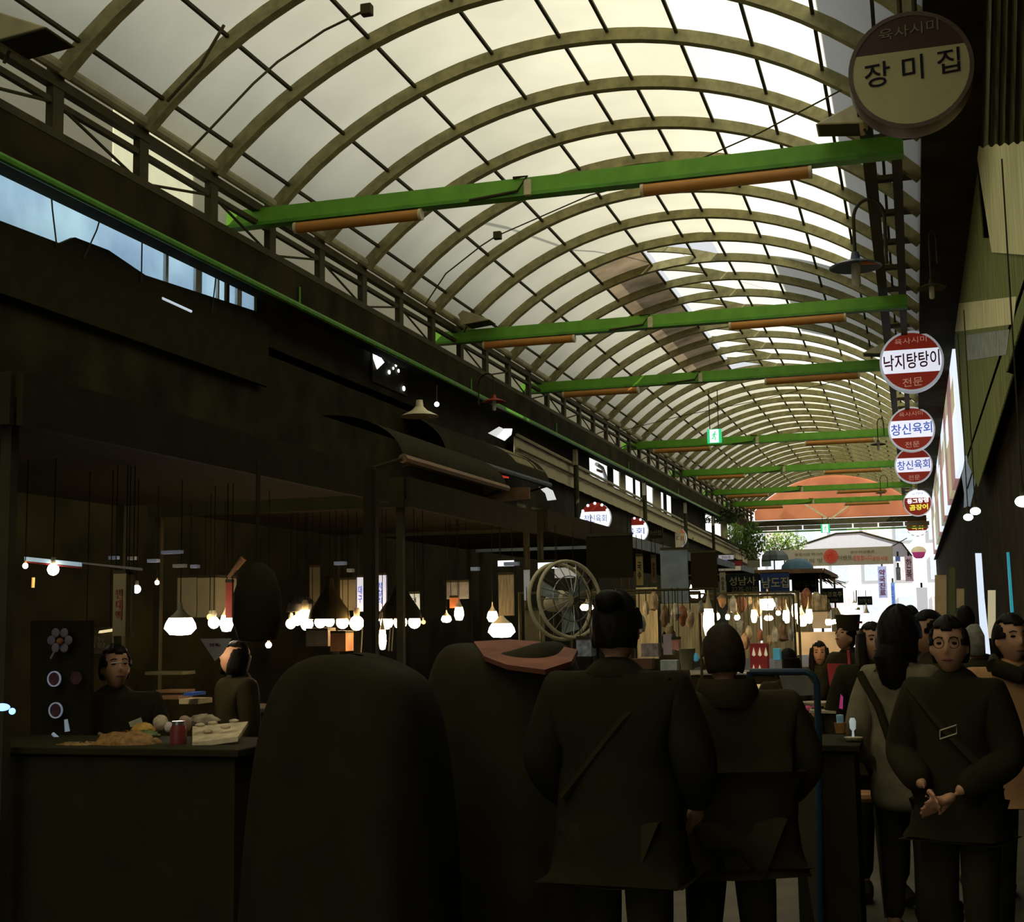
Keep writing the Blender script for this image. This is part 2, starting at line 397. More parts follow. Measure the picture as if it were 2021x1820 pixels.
exit_sign(tuple(P(1629, 1043, 56.6)), .36, 'small distant green exit sign above the far street opening', .3)

# ------------------------------------------------------------------ round shop signs
m_sw = M('sign_white_lit', (.8, .82, .95), .4, emit=.78, ecol=(.85, .87, 1), nz=0)
m_sr = M('sign_red_lit', (.28, .03, .015), .4, emit=.14, ecol=(.7, .06, .03), nz=0)
m_sww = M('sign_white_bright', (.9, .92, 1), .4, emit=1.1, ecol=(.93, .95, 1), nz=0)
m_tred = M('letter_maroon', (.12, .005, .015), .5, nz=0)
m_tblue = M('letter_blue', (.05, .12, .45), .5, emit=.35, ecol=(.12, .22, .8), nz=0)
m_tpale = M('letter_pale', (.5, .3, .22), .5, emit=.22, ecol=(1, .55, .4), nz=0)
m_tyel = M('letter_yellow', (.8, .75, .05), .5, emit=.65, ecol=(1, .95, .1), nz=0)
m_twhite = M('letter_white', (.85, .85, .8), .5, nz=0)
m_tblack = M('letter_black', (.02, .015, .02), .6, nz=0)
m_tdim = M('letter_dim', (.22, .2, .1), .6, nz=0)
m_signoff = M('sign_cream_unlit', (.50, .44, .19), .5, nz=.05)
m_signoffr = M('sign_red_unlit', (.07, .03, .015), .5, nz=.05)
m_srim = M('sign_rim_white', (.6, .62, .68), .4, emit=.25, ecol=(.8, .85, .95), nz=.1)
def disc_part(c, r, z0, z1, y, n=40):
    "slice of the disc between heights z0 and z1 (fractions of r), facing the viewer"
    pts = []
    a0 = math.asin(max(-1, min(1, z0))); a1 = math.asin(max(-1, min(1, z1)))
    for i in range(n + 1):
        a = a0 + (a1 - a0) * i / n; pts.append(Vector((c[0] + r * math.cos(a), y, c[2] + r * math.sin(a))))
    for i in range(n + 1):
        a = a1 + (a0 - a1) * i / n; pts.append(Vector((c[0] - r * math.cos(a), y, c[2] + r * math.sin(a))))
    out = [pts[0]]
    for p in pts[1:]:
        if (p - out[-1]).length > 1e-4: out.append(p)
    if (out[0] - out[-1]).length < 1e-4: out.pop()
    return out
def round_sign(c, r, label, bands, texts, rim, depth=.2, tilt=.05, bulbs=0):
    t = thing('round_sign', label, 'sign', tuple(c), 'round hanging shop signs'); c = Vector(c); y0 = c.y
    MB().lathe([(r * .98, 0), (r * 1.0, .02), (r * 1.0, depth - .02), (r * .98, depth)], (c.x, y0, c.z), 44, 'Y').build('drum', rim, t)
    MB().lathe([(r * .93, -.012), (r * .93, .0), (r * 1.0, .0), (r * 1.0, -.012), (r * .93, -.012)], (c.x, y0, c.z), 44, 'Y', cap=False).build('rim', rim, t)
    for z0, z1, m in bands: MB().slab(disc_part((c.x, 0, c.z), r * .93, z0, z1, y0 - .004), (0, -1, 0), .003).build('face', m, t, smooth=False)
    up = Vector((tilt * .0, 0, 1)); u = Vector((1, 0, tilt)).normalized()
    for body, dx, dz, w, h, m, bold in texts:
        lettering(body, (c.x + dx * r, y0 - .012, c.z + dz * r), w * r, h * r, t, m, u=u, up=(0, 0, 1), bold=bold, name='lettering')
    for dx in (-.12, .12): MB().path([(c.x + dx * r, y0 + depth / 2, c.z + r), (c.x + dx * r, y0 + depth / 2, 6.0)], .02, 6).build('hanger', m_dark, t)
    if bulbs:
        for i in range(bulbs):
            a = 2 * math.pi * i / bulbs
            MB().ball((c.x + r * .99 * math.cos(a), y0 - .03, c.z + r * .99 * math.sin(a)), r * .085, n=8, m=6).build('rim_bulb', m_sww, t)
    return t
WR = [(-.999, -.40, m_sr), (-.40, .42, m_sw), (.42, .999, m_sr)]
round_sign(P(1797, 138, 9.0), .405, 'large unlit cream round sign with dark letters and dark top, nearest of the hanging row',
           [(-.999, .36, m_signoff), (.36, .999, m_signoffr)], [('장 미 집', 0.02, .02, 1.52, .42, m_tblack, .004), ('육사시미', 0, .68, .95, .2, m_tdim, 0)], M('sign_rim_dark', (.12, .08, .05), .5), .22, .07)
round_sign(P(1799, 713, 21.75), .49, 'red and white lit round sign reading octopus soup, below the third green beam',
           WR, [('낙지탕탕이', 0, .02, 1.74, .52, m_tred, .012), ('육사시미', 0, .68, 1.0, .2, m_tpale, 0), ('전문', 0, -.68, .62, .28, m_tpale, .005)], m_srim, .22, .06)
round_sign(P(1799, 847, 29.9), .49, 'red and white lit round sign with blue letters directly below the octopus sign',
           WR, [('창신육회', 0, .02, 1.74, .5, m_tblue, .012), ('육사시미', 0, .68, 1.0, .2, m_tpale, 0), ('전문', 0, -.68, .62, .26, m_tpale, .005)], m_srim, .22, .05)
round_sign(P(1803, 918, 36.9), .49, 'red and white lit round sign with blue letters, the lower of the two alike',
           WR, [('창신육회', 0, .02, 1.7, .5, m_tblue, .012), ('전문', 0, -.68, .6, .26, m_tpale, .005)], m_srim, .22, .05)
round_sign(P(1811, 992, 49.7), .49, 'lit round sign with white and yellow letters on red under a white top',
           [(-.999, .38, m_sr), (.38, .999, m_sww)], [('동그랑땡', .02, .14, 1.5, .36, m_sww, .03), ('곰장어', .06, -.34, 1.3, .42, m_tyel, .03), ('오가네', 0, .66, .8, .2, m_tblue, 0)], m_srim, .2, .05)
round_sign(P(1810, 1037, 57.7), .46, 'farthest lit round sign of the right row, red middle with bulbs round its rim',
           [(-.5, .5, m_sr), (-.999, -.5, m_sww), (.5, .999, m_sww)], [('육사시미', 0, .22, 1.3, .3, m_tpale, 0), ('육회', 0, -.22, 1.0, .36, m_tyel, .02)], m_srim, .15, .0, 14)
def left_sign(c, r, label, m1, m2, txt, mt, bulbs=12):
    t = thing('round_sign', label, 'sign', tuple(c), 'round signs on the left facade'); c = Vector(c)
    MB().lathe([(r, 0), (r, .14)], (c.x, c.y, c.z), 32, 'Y').build('drum', m_srim, t)
    MB().slab(disc_part((c.x, 0, c.z), r, -.999, .40, c.y - .004), (0, -1, 0), .003).build('face', m1, t, smooth=False)
    MB().slab(disc_part((c.x, 0, c.z), r, .40, .999, c.y - .004), (0, -1, 0), .003).build('face', m2, t, smooth=False)
    lettering(txt, (c.x, c.y - .012, c.z - .05 * r), 1.5 * r, .5 * r, t, mt, bold=0)
    MB().path([(c.x, c.y + .07, c.z), (XL, c.y + .07, c.z + .1)], .02, 6).build('bracket', m_dark, t)
    for i in range(bulbs):
        a = 2 * math.pi * i / bulbs
        MB().ball((c.x + r * .94 * math.cos(a), c.y - .02, c.z + r * .94 * math.sin(a)), r * .1, n=8, m=6).build('rim_bulb', m_sww, t)
left_sign(P(1175, 1022, 28.0), .33, 'small bright round sign with red cap and blue letters on the left facade, nearest', m_sww, m_sr, '창신육회', m_tblue)
left_sign(P(1253, 1047, 33.5), .33, 'small bright round sign half hidden behind the blue awning edge on the left facade', m_sww, m_sr, '육회', m_tblue)
left_sign(P(1333, 1062, 40), .33, 'dim orange and cream round sign low on the far left facade', M('sign_cream_dim', (.5, .42, .25), .5, emit=.2), M('sign_orange_dim', (.6, .2, .08), .5, emit=.2), '순대', M('letter_orange', (.7, .2, .08), .5), 0)
t = thing('shop_sign', 'small dark square sign with pale letters between the round signs of the left facade', 'sign', tuple(P(1293, 1052, 36)))
c = P(1293, 1052, 36); MB().box(c, (.42, .08, .3)).build('board', m_black2, t, smooth=False); lettering('마산집', (c.x, c.y - .05, c.z), .34, .14, t, m_tdim)

# ------------------------------------------------------------------ gooseneck lamps
m_shade_b = M('blue_grey_enamel', (.07, .09, .13), .35)
m_shade_r = M('red_lit_enamel', (.4, .05, .03), .4)  # red light on the lamp shade is painted into its colour
m_cfl = M('bulb_off_white', (.5, .47, .36), .4)
def gooseneck(base, tip, label, shade, s=1.0, hot=None):
    b = Vector(base); e = Vector(tip); t = thing('gooseneck_lamp', label, 'lamp', tuple(e), 'gooseneck lamps on the trusses')
    pts = [b]
    for i in range(13):
        a = math.pi * i / 12; f = (1 - math.cos(a)) / 2
        pts.append(Vector((b.x + (e.x - b.x) * f, b.y + (e.y - b.y) * f, max(b.z, e.z) + .45 * s + .22 * s * math.sin(a))))
    pts.append(e + Vector((0, 0, .05)))
    MB().path(pts, .02 * s, 8).build('curved_arm', m_dark, t)
    MB().lathe([(.04 * s, .08 * s), (.055 * s, 0), (.17 * s, -.035 * s), (.29 * s, -.085 * s), (.285 * s, -.095 * s), (.15 * s, -.05 * s), (.03 * s, -.02 * s)], e, 28).build('lamp_shade', shade, t)
    if hot: MB().path([e + Vector((.06, -.05, -.05)) * s, e + Vector((.24, -.03, -.07)) * s], [.03 * s, .015 * s], 8).build('ballast', hot, t)
    MB().lathe([(.045 * s, -.05 * s), (.05 * s, -.1 * s), (.05 * s, -.28 * s), (.03 * s, -.31 * s), (1e-4, -.315 * s)], e, 14).build('bulb', m_cfl, t)
    return t
gooseneck(P(1750, 520, 14.2), P(1688, 512, 14.2), 'gooseneck lamp with blue-grey saucer shade and long bulb, under the nearest right beam end', m_shade_b, .95, M('rust_orange', (.45, .16, .04), .6))
gooseneck(P(945, 800, 19.5), P(975, 786, 19.2), 'gooseneck lamp with red-lit saucer shade at the left side below the green pipe', m_shade_r, .62)
gooseneck(P(1850, 520, 15.0), P(1838, 560, 15.0), 'plain thin gooseneck lamp close to the dark right wall', m_dark, .55)
gooseneck(P(1745, 860, 31.0), P(1733, 873, 31.0), 'small far gooseneck lamp left of the blue-lettered round sign', m_dark, .6)
gooseneck(P(1752, 962, 44.5), P(1738, 970, 44.5), 'smallest gooseneck lamp at the right, beside the white and yellow sign', m_dark, .6)

# ------------------------------------------------------------------ right side: hanging tarpaulin, long signboards, awning, lamps
m_tarp = M('cream_lit_tarp', (.92, .84, .42), .8, nz=.25, sc=3, stretch=(1, 3, .5))  # light on the sheet is put into this raised cream colour
m_tarpg = M('olive_tarp', (.20, .24, .06), .85, nz=.6, sc=5, stretch=(1, 4, .4))  # fold shading painted as stretched light and dark streaks
def fold_sheet(y0, y1, z0, z1, x, amp, n, z0b=None, z1b=None):
    mb = MB(); vs = []; m = 8
    for j in range(m + 1):
        for i in range(n + 1):
            f = i / n; y = y0 + (y1 - y0) * f
            za = z0 + ((z0b if z0b is not None else z0) - z0) * f; zb = z1 + ((z1b if z1b is not None else z1) - z1) * f
            vs.append(Vector((x + amp * math.sin(i * 1.9) * (1 - .4 * j / m) + amp * .5 * math.sin(i * .7 + j * .5), y, za + (zb - za) * j / m)))
    return mb.add(vs, [(j * (n + 1) + i, j * (n + 1) + i + 1, (j + 1) * (n + 1) + i + 1, (j + 1) * (n + 1) + i) for j in range(m) for i in range(n)])
def tarp(y0, y1, z0, z1, x, amp, n, mat, label, **k):
    t = thing('tarpaulin', label, 'tarpaulin', (x, y0, z0)); o = fold_sheet(y0, y1, z0, z1, x, amp, n, **k).build('sheet', mat, t)
    s = o.modifiers.new('thickness', 'SOLIDIFY'); s.thickness = .006
    MB().path([(x, y0, z1), (x, y1, k.get('z1b', z1))], .02, 6).build('rail', m_dark, t); return t
def PX(px, py, X):
    d = M3 @ Vector((px - CX, -(py - CY), -F)); return CAMLOC + d * (X / d.x)
def side_sheet(pts, X, mat, label, extra=()):
    w = [PX(a, b, X) for a, b in pts]; t = thing('tarpaulin', label, 'tarpaulin', tuple(w[0])); MB().slab(w, (1, 0, 0), .012).build('sheet', mat, t, smooth=False)
    for ps, m in extra: MB().slab([PX(a, b, X - .004) for a, b in ps], (1, 0, 0), .003).build('stripe', m, t, smooth=False)
    return t
m_bluesheet = M('blue_white_plastic', (.5, .62, .7), .4, emit=.12, ecol=(.6, .8, 1), nz=.3, sc=5)
m_greyblue = M('grey_blue_print', (.33, .38, .33), .8, nz=.3)
side_sheet([(1925, 290), (2040, 268), (2040, 505), (1957, 498)], .79, m_tarp, 'cream tarpaulin sheet on the right wall with its light painted in')
side_sheet([(1925, 288), (1881, 640), (1904, 900), (1930, 962), (1998, 740), (1986, 735), (2040, 560), (2040, 470), (1940, 470)], .81, m_tarpg, 'long olive curtain with painted fold streaks below the cream sheet on the right wall',
           [([(1883, 600), (2006, 585), (1999, 640), (1885, 655)], m_tarp), ([(1905, 662), (1992, 650), (1986, 700), (1908, 712)], m_greyblue)])
t = thing('dark_curtain', 'dark curtain with vertical streaks hanging at the top right corner', 'curtain', tuple(P(1950, 285, 8.6)))
mb = MB(); vs = []; n = 36
for i in range(n + 1):
    a = P(1936 + 4.6 * i, 290 - .5 * i, 8.2); b_ = P(1945 + 4.6 * i, -80, 8.2); dy = .03 * math.sin(i * 1.7); vs += [a + Vector((0, dy, 0)), b_ + Vector((0, dy, 0))]
mb.add(vs, [(2 * i, 2 * i + 2, 2 * i + 3, 2 * i + 1) for i in range(n)]).build('cloth', M('olive_black_cloth', (.10, .09, .03), .9, nz=.6, sc=9, stretch=(6, 1, .3)), t)
MB().path([P(1925, -85, 8.2), P(2110, -95, 8.2)], .02, 6).build('rod', m_dark, t)
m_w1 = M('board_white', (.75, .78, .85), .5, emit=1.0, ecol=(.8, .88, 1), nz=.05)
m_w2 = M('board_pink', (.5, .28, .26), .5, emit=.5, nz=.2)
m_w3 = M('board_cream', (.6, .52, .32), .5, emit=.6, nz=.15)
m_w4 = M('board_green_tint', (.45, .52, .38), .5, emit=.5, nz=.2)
seq = [(23.2, 25.2, m_w1, 'white'), (25.3, 27.6, m_w2, 'pinkish'), (27.7, 29.6, m_w3, 'cream'), (29.7, 31.4, m_w2, 'dull pink'), (31.5, 34.6, m_w1, 'bright white'), (34.7, 37.0, m_w2, 'reddish'), (37.1, 38.8, m_w4, 'pale green'), (38.9, 41.5, m_w1, 'white'), (41.6, 44.0, m_w2, 'rose'), (44.1, 47.0, m_w4, 'greenish'), (47.1, 49.2, m_w3, 'beige'), (49.3, 53.0, m_w1, 'white'), (53.1, 57, m_w2, 'pink')]
for i, (a, b, m, cn) in enumerate(seq):
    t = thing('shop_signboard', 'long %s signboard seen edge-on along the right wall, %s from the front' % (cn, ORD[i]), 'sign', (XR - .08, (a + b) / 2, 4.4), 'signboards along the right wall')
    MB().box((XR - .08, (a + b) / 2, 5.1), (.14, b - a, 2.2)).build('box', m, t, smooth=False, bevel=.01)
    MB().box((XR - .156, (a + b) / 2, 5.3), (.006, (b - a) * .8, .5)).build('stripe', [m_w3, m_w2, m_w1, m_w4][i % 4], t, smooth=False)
t = thing('awning', 'long dark awning along the right side above the shopfronts', 'awning', (.7, 8, 4))
mb = MB(); mb.slab([Vector((XR, 3, 3.98)), Vector((XR - .14, 3, 3.82)), Vector((XR - .14, 3, 3.76)), Vector((XR, 3, 3.8))], (0, 1, 0), 54); mb.build('canopy', m_black2, t, smooth=False)
for i, (px, py, Y) in enumerate(((1911, 1021, 13), (1925, 1009, 12), (2019, 990, 8))):
    c = P(px, py, Y); t = thing('bulb', ['round white bulb under the right awning, left of the close pair', 'round white bulb under the right awning, right of the close pair', 'bright bulb cut by the right edge of the view'][i], 'lamp', tuple(c), 'bulbs under the right awning')
    MB().ball(c, .038, (1.15, 1, .85)).build('globe', m_led, t); MB().path([c + Vector((0, 0, .03)), c + Vector((0, 0, .1))], .016, 8).build('socket', m_dark, t); MB().path([c + Vector((0, 0, .1)), Vector((c.x, c.y, 4.2))], .005, 5).build('cord', m_dark, t)
t = thing('plastic_sheet', 'bluish white plastic sheet hanging at the end of the olive curtain', 'plastic sheet', tuple(P(1912, 1000, 20)))
mb = MB(); pts = [P(1905, 900, 20), P(1918, 898, 20), P(1925, 955, 20), P(1915, 1000, 20), P(1902, 1002, 20), P(1903, 975, 20), P(1898, 940, 20)]
mb.slab(pts, (0, 1, 0), .02).build('sheet', m_bluesheet, t, smooth=False); MB().path([P(1921, 925, 19.98), P(1909, 965, 19.98)], .01, 5).build('rope', m_dark, t)
# lit doorway strips of the shops on the right
def strip(pts, Y, mat, label, name='light_strip'):
    t = thing(name, label, 'light', tuple(P(*pts[-1], Y))); MB().slab([P(a, b, Y) for a, b in pts], (0, 1, 0), .03).build('panel', mat, t, smooth=False); return t
m_ls = glow('strip_white', (.75, .85, 1), .85); m_lt = glow('strip_teal', (.03, .35, .45), .55)
strip([(1925, 1092), (1937, 1092), (1943, 1180), (1950, 1245), (1955, 1292), (1946, 1290), (1944, 1255), (1934, 1235)], 7.6, m_ls, 'tall leaning white light strip of a shopfront behind the people at right')
strip([(1987, 1090), (1992, 1090), (2001, 1208), (1995, 1210)], 7.4, m_lt, 'narrow teal light strip at the far right above the heads')
for i, (a, b, m, nm) in enumerate((((1845, 1135, 1868, 1225), 17, m_beige, 'beige poster panel'), ((1888, 1162, 1903, 1200), 14, m_beige, 'pale small poster'), ((1873, 1120, 1885, 1225), 15, M('olive_cloth', (.12, .14, .05), .9), 'olive hanging cloth'), ((1950, 1165, 1965, 1260), 8.4, m_w3, 'dim yellowish menu strip'))):
    t = thing('poster', nm + ' hanging among the shopfronts on the right', 'poster', tuple(P(a[0], a[3], b)))
    MB().slab([P(a[0], a[1], b), P(a[2], a[1], b), P(a[2], a[3], b), P(a[0], a[3], b)], (0, 1, 0), .02).build('sheet', m, t, smooth=False)

# ------------------------------------------------------------------ left facade: daylight film, windows, fascia, awnings
struct('window_1', MB().add([(XL + .02, 4, 4.45), (XL + .02, 13.0, 4.98), (XL + .02, 13.0, 5.32), (XL + .02, 4, 5.32)], [(0, 1, 2, 3)]), m_film, smooth=False)
t = thing('window_frame', 'white posts and bars standing in the bluish daylight opening at left', 'frame', (XL + .06, 11, 4.9))
for y, w, z0 in ((11.1, .05, 4.88), (11.7, .12, 4.92), (12.1, .03, 4.94), (12.55, .10, 4.95)): MB().box((XL + .07, y, (z0 + 5.3) / 2), (.03, w, 5.3 - z0)).build('post', m_white, t, smooth=False)
MB().box((XL + .07, 10.9, 5.22), (.03, 1.6, .03)).build('bar', m_white, t, smooth=False)
MB().box((XL + .07, 12.3, 5.1), (.03, .06, .45)).build('bar', m_dark, t, smooth=False)
mb = MB().add([(XL + .05, 4, 4.2), (XL + .05, 13.2, 4.2), (XL + .05, 13.2, 5.01), (XL + .05, 10.7, 4.85), (XL + .05, 10.1, 4.93), (XL + .05, 9.6, 4.91), (XL + .05, 9.4, 4.8), (XL + .05, 4, 4.62)], [(0, 1, 2, 3, 4, 5, 6, 7)])
t = thing('parapet_clutter', 'dark lumpy bundle line under the bluish daylight opening', 'bundles', (XL + .1, 8, 4.2)); o = mb.build('bundle', m_black, t, smooth=False); q = o.modifiers.new('t', 'SOLIDIFY'); q.thickness = .05
for i, (y, dy) in enumerate(((9.2, -.12), (10.0, .3), (10.6, 0), (12.0, .1))):
    t = thing('cord', '%s thin cord hanging across the bluish daylight opening' % ORD[i], 'cord', (XL + .12, y, 4.8)); MB().path([(XL + .12, y, 5.35), (XL + .12, y - dy * .4, 5.05), (XL + .12, y - dy, 4.75)], .007, 5).build('strand', m_dark, t)
for i in range(9):
    y = 5.2 + i * .95; t = thing('cloth_strip', 'jagged dark cloth edge over the bluish daylight opening, %s from the left' % ORD[i], 'cloth', (XL + .1, y, 5.2))
    MB().slab([Vector((XL + .1, y, 5.42)), Vector((XL + .1, y + .95, 5.42)), Vector((XL + .1, y + .95, 5.26)), Vector((XL + .1, y + .5, 5.22)), Vector((XL + .1, y + .1, 5.2 + .05 * (i % 2)))], (1, 0, 0), .01).build('strip', m_black, t, smooth=False)
t = thing('fluorescent_tube', 'thin tilted glimmering tube on the dark left wall under the daylight opening', 'lamp', tuple(P(345, 600, 11)))
MB().path([P(308, 583, 11), P(378, 615, 11)], .012, 8).build('tube', glow('dim_tube', (.7, .8, .9), .6), t); MB().path([P(286, 560, 11), P(298, 580, 11)], .012, 6).build('bracket', m_cap, t)
t = thing('glinting_window', 'small dark window with white glints on the left wall beyond the daylight opening', 'window', (XL + .03, 16.9, 4.85))
MB().box((XL + .02, 17, 5.03), (.02, 1.3, .46)).build('pane', m_black2, t, smooth=False)
for y, z, r_ in ((16.42, 5.2, .05), (16.75, 5.22, .03), (16.95, 5.2, .022), (17.15, 5.16, .022), (17.25, 5.1, .024), (17.05, 5.1, .02), (16.9, 5.02, .03), (17.45, 4.88, .035)):
    MB().ball((XL + .05, y, z), r_, (.4, 1.2, 1), 8, 6).build('glint', m_led, t)
MB().slab([Vector((XL + .05, 16.3, 5.28)), Vector((XL + .05, 16.7, 5.12)), Vector((XL + .05, 16.45, 4.98)), Vector((XL + .05, 16.32, 5.1))], (1, 0, 0), .01).build('glint', m_sww, t, smooth=False)
# upper floor beyond: daylight between dark pillars
y = 26.0; wl2 = wl
gaps = [(1163, 1200), (1210, 1223), (1234, 1250), (1253, 1264), (1275, 1288), (1303, 1309), (1314, 1324), (1389, 1420), (1432, 1446), (1452, 1460)]
ylast = 25.9
for i, (a, b) in enumerate(gaps + [(1478, 1479)]):
    ya, yb = [(M3 @ Vector((q - CX, -(960 - CY), -F))) for q in (a, b)]; ya, yb = [XL * q.y / q.x for q in (ya, yb)]
    if ya > ylast + .05: MB().box((XL, (ylast + ya) / 2, 4.98), (.03, ya - ylast, .8)).build('pillar', [m_darkwall, m_beige][i % 3 == 2], wl, smooth=False)
    ylast = yb
t = thing('curved_chair', 'pale curved shape showing in the first bright upper window of the left facade', 'furniture', (XL, 30, 4.7))
MB().path([(XL - .05, 29.9, 5.15), (XL - .05, 30.5, 5.12), (XL - .05, 30.8, 4.95), (XL - .05, 30.75, 4.7)], .045, 8).build('back', m_white, t)
MB().box((XL - .05, 30.2, 5.02), (.04, .5, .05)).build('arm_rest', m_wood, t, smooth=False)
t = thing('fascia', 'long beige corrugated fascia board across the left facade', 'fascia', (XL + .2, 26, 3.9))
vs = []; n = 90
for i in range(n + 1):
    y_ = 22.5 + (57 - 22.5) * i / n; f = (y_ - 27.85) / 26; zt = 4.74 - .5 * f; zb = 4.28 - .42 * f
    vs += [Vector((XL + .16 + .02 * (i % 2), y_, zb)), Vector((XL + .16 + .02 * (i % 2), y_, zt))]
MB().add(vs, [(2 * i, 2 * i + 2, 2 * i + 3, 2 * i + 1) for i in range(n)]).build('board', m_beige, t, smooth=False)
MB().path([(XL + .22, 22.5, 4.86), (XL + .22, 57, 4.2)], .03, 6).build('top_rail', m_chord, t)
MB().path([(XL + .22, 22.5, 4.62), (XL + .22, 57, 4.06)], .02, 6).build('lower_rail', m_dark, t)
for i, y_ in enumerate((26.5, 33.8, 40.2, 46.0)):
    t = thing('downpipe', 'dark downpipe on the left facade, %s from the front' % ORD[i], 'pipe', (XL + .3, y_, 3), 'downpipes on the left facade')
    MB().path([(XL + .3, y_, 5.2), (XL + .3, y_, 3.2)], .055, 8).build('pipe', m_dark, t); MB().box((XL + .3, y_ - .06, 4.9), (.09, .03, .32)).build('label_plate', m_cap, t, smooth=False)
# dark awnings between the facade and the stalls
m_awn = M('slate_awning', (.10, .115, .11), .7, nz=.3)
def awning(p0, p1, w, label, mat=m_black2, edge=None):
    t = thing('awning', label, 'awning', tuple(p0)); p0, p1 = Vector(p0), Vector(p1); u = (p1 - p0)
    mb = MB(); vs = []; n = 14
    for i in range(n + 1):
        a = math.pi * .5 * i / n
        for q in (p0, p1): vs.append(q + Vector((-w * (1 - math.cos(a)), 0, .55 * w * math.sin(a))))
    mb.add(vs, [(2 * i, 2 * i + 1, 2 * i + 3, 2 * i + 2) for i in range(n)]).build('canopy', mat, t)
    MB().path([p0, p1], .05, 8).build('front_bar', edge or m_dark, t)
    for q in (p0, p1): MB().path([q, q + Vector((-w, 0, -.25 * w))], .02, 6).build('arm', m_dark, t)
    return t
awning(P(880, 895, 17.5), P(1085, 958, 23), 1.3, 'black curved awning with slate front bar below the nearest far facade window', m_black, m_awn)
awning(P(795, 905, 12.5), P(1000, 965, 16.5), .9, 'low black awning with brown underside above the stalls', m_black, m_wood)
for i, (pts, Y, m, lb) in enumerate((
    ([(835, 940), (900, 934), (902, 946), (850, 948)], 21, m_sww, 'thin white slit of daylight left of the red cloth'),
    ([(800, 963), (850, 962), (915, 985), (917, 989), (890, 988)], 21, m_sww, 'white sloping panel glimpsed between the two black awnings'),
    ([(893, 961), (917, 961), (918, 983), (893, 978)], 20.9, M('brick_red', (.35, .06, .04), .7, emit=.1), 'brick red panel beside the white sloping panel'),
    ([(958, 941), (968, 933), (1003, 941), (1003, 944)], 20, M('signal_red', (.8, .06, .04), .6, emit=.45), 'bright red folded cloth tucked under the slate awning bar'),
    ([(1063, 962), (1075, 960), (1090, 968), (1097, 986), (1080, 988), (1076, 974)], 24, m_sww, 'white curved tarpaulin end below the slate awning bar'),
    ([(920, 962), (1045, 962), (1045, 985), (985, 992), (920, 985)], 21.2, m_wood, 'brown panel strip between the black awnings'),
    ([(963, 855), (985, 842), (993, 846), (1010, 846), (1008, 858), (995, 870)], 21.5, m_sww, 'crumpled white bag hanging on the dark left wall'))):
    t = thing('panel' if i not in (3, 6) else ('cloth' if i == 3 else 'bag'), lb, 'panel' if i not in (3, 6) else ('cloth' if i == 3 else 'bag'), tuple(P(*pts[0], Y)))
    MB().slab([P(a, b, Y) for a, b in pts], (0, 1, 0), .04).build('sheet', m if i not in (0, 1, 4, 6) else M('daylit_white', (.8, .82, .8), .6, emit=.75, nz=.1), t, smooth=False, bevel=.004)  # daylight on the white pieces is put in as glow
t = thing('cone_shade', 'beige cone lamp shade resting on the dark canopy at left', 'lamp', tuple(P(825, 820, 15)))
c = P(828, 822, 15); MB().lathe([(.24, 0), (.10, .07), (.05, .12), (.04, .2)], c, 24).build('shade', m_cap, t); MB().path([c + Vector((.04, 0, .1)), c + Vector((.14, 0, -.02))], .015, 6).build('bracket', m_cap, t)
t = thing('bulb', 'tiny white bulb right of the beige cone shade', 'lamp', tuple(P(862, 798, 15))); MB().ball(P(862, 798, 15), .03).build('globe', m_led, t); MB().path([P(862, 793, 15), P(862, 760, 15)], .008, 6).build('stem', m_dark, t)

# ------------------------------------------------------------------ the street beyond the end of the arcade
struct('floor_2', MB().box((0, 84, -.06), (60, 54, .1)), M('street', (.3, .29, .27), .8))
bl = thing('far_building', 'overexposed white building across the street at the end of the arcade', 'building', (-3, 92, 0))
MB().box((-3, 96, 8), (50, 8, 16)).build('wall', M('white_render', (.85, .86, .88), .8, nz=.04), bl, smooth=False)
mwn = M('pale_blue_glass', (.66, .74, .86), .3, nz=.1); mpk = M('pale_pink', (.85, .7, .7), .8)
for i in range(9):
    for j in range(3): MB().box((-11 + 2.1 * i, 91.97, 2 + 2.6 * j), (1.1, .08, 1.5)).build('window', mwn if (i + j) % 3 else mpk, bl, smooth=False)
def street_sign(x0, y0, x1, y1, Y, col, label, txt=None, tc=None, em=.25):
    a, b = P(x0, y0, Y), P(x1, y1, Y); c = (a + b) / 2; w, h = abs(b.x - a.x), abs(a.z - b.z)
    t = thing('street_sign', label, 'sign', (c.x, c.y, min(a.z, b.z)), 'vertical signs in the far street')
    MB().box(c, (w, .1, h)).build('board', M('ss_' + label[:14].replace(' ', '_'), col, .6, emit=em, nz=.25, sc=3), t, smooth=False)
    MB().box((c.x, c.y, c.z + h / 2 + .05), (.08, .08, .3)).build('bracket', m_dark, t, smooth=False)
    if txt: lettering(txt, (c.x, c.y - .06, c.z), w * .7, h * .8, t, tc or m_tblue)
street_sign(1732, 1118, 1752, 1180, 66, (.32, .35, .55), 'tall blue and purple vertical sign in the far street', '약\n국\n진\n료', m_tred)
street_sign(1758, 1150, 1768, 1198, 64, (.15, .28, .55), 'narrow bright blue vertical sign right of the purple one', '안\n경')
street_sign(1785, 1098, 1803, 1147, 62, (.6, .45, .5), 'pale pink vertical sign under the farthest round sign', '한\n복', m_tred)
street_sign(1767, 1098, 1777, 1108, 60, (.15, .25, .5), 'tiny blue square sign left of the pink sign')
street_sign(1768, 1120, 1778, 1145, 61, (.1, .14, .16), 'dark slate sign between the blue and pink signs', '원\n단', m_twhite)
street_sign(1808, 1160, 1832, 1205, 58.5, (.8, .8, .85), 'white notice board above the dark haired heads at right', None, None, .6)
t = thing('lantern', 'cream and magenta round lantern hanging below the farthest round sign', 'lantern', tuple(P(1813, 1100, 55)))
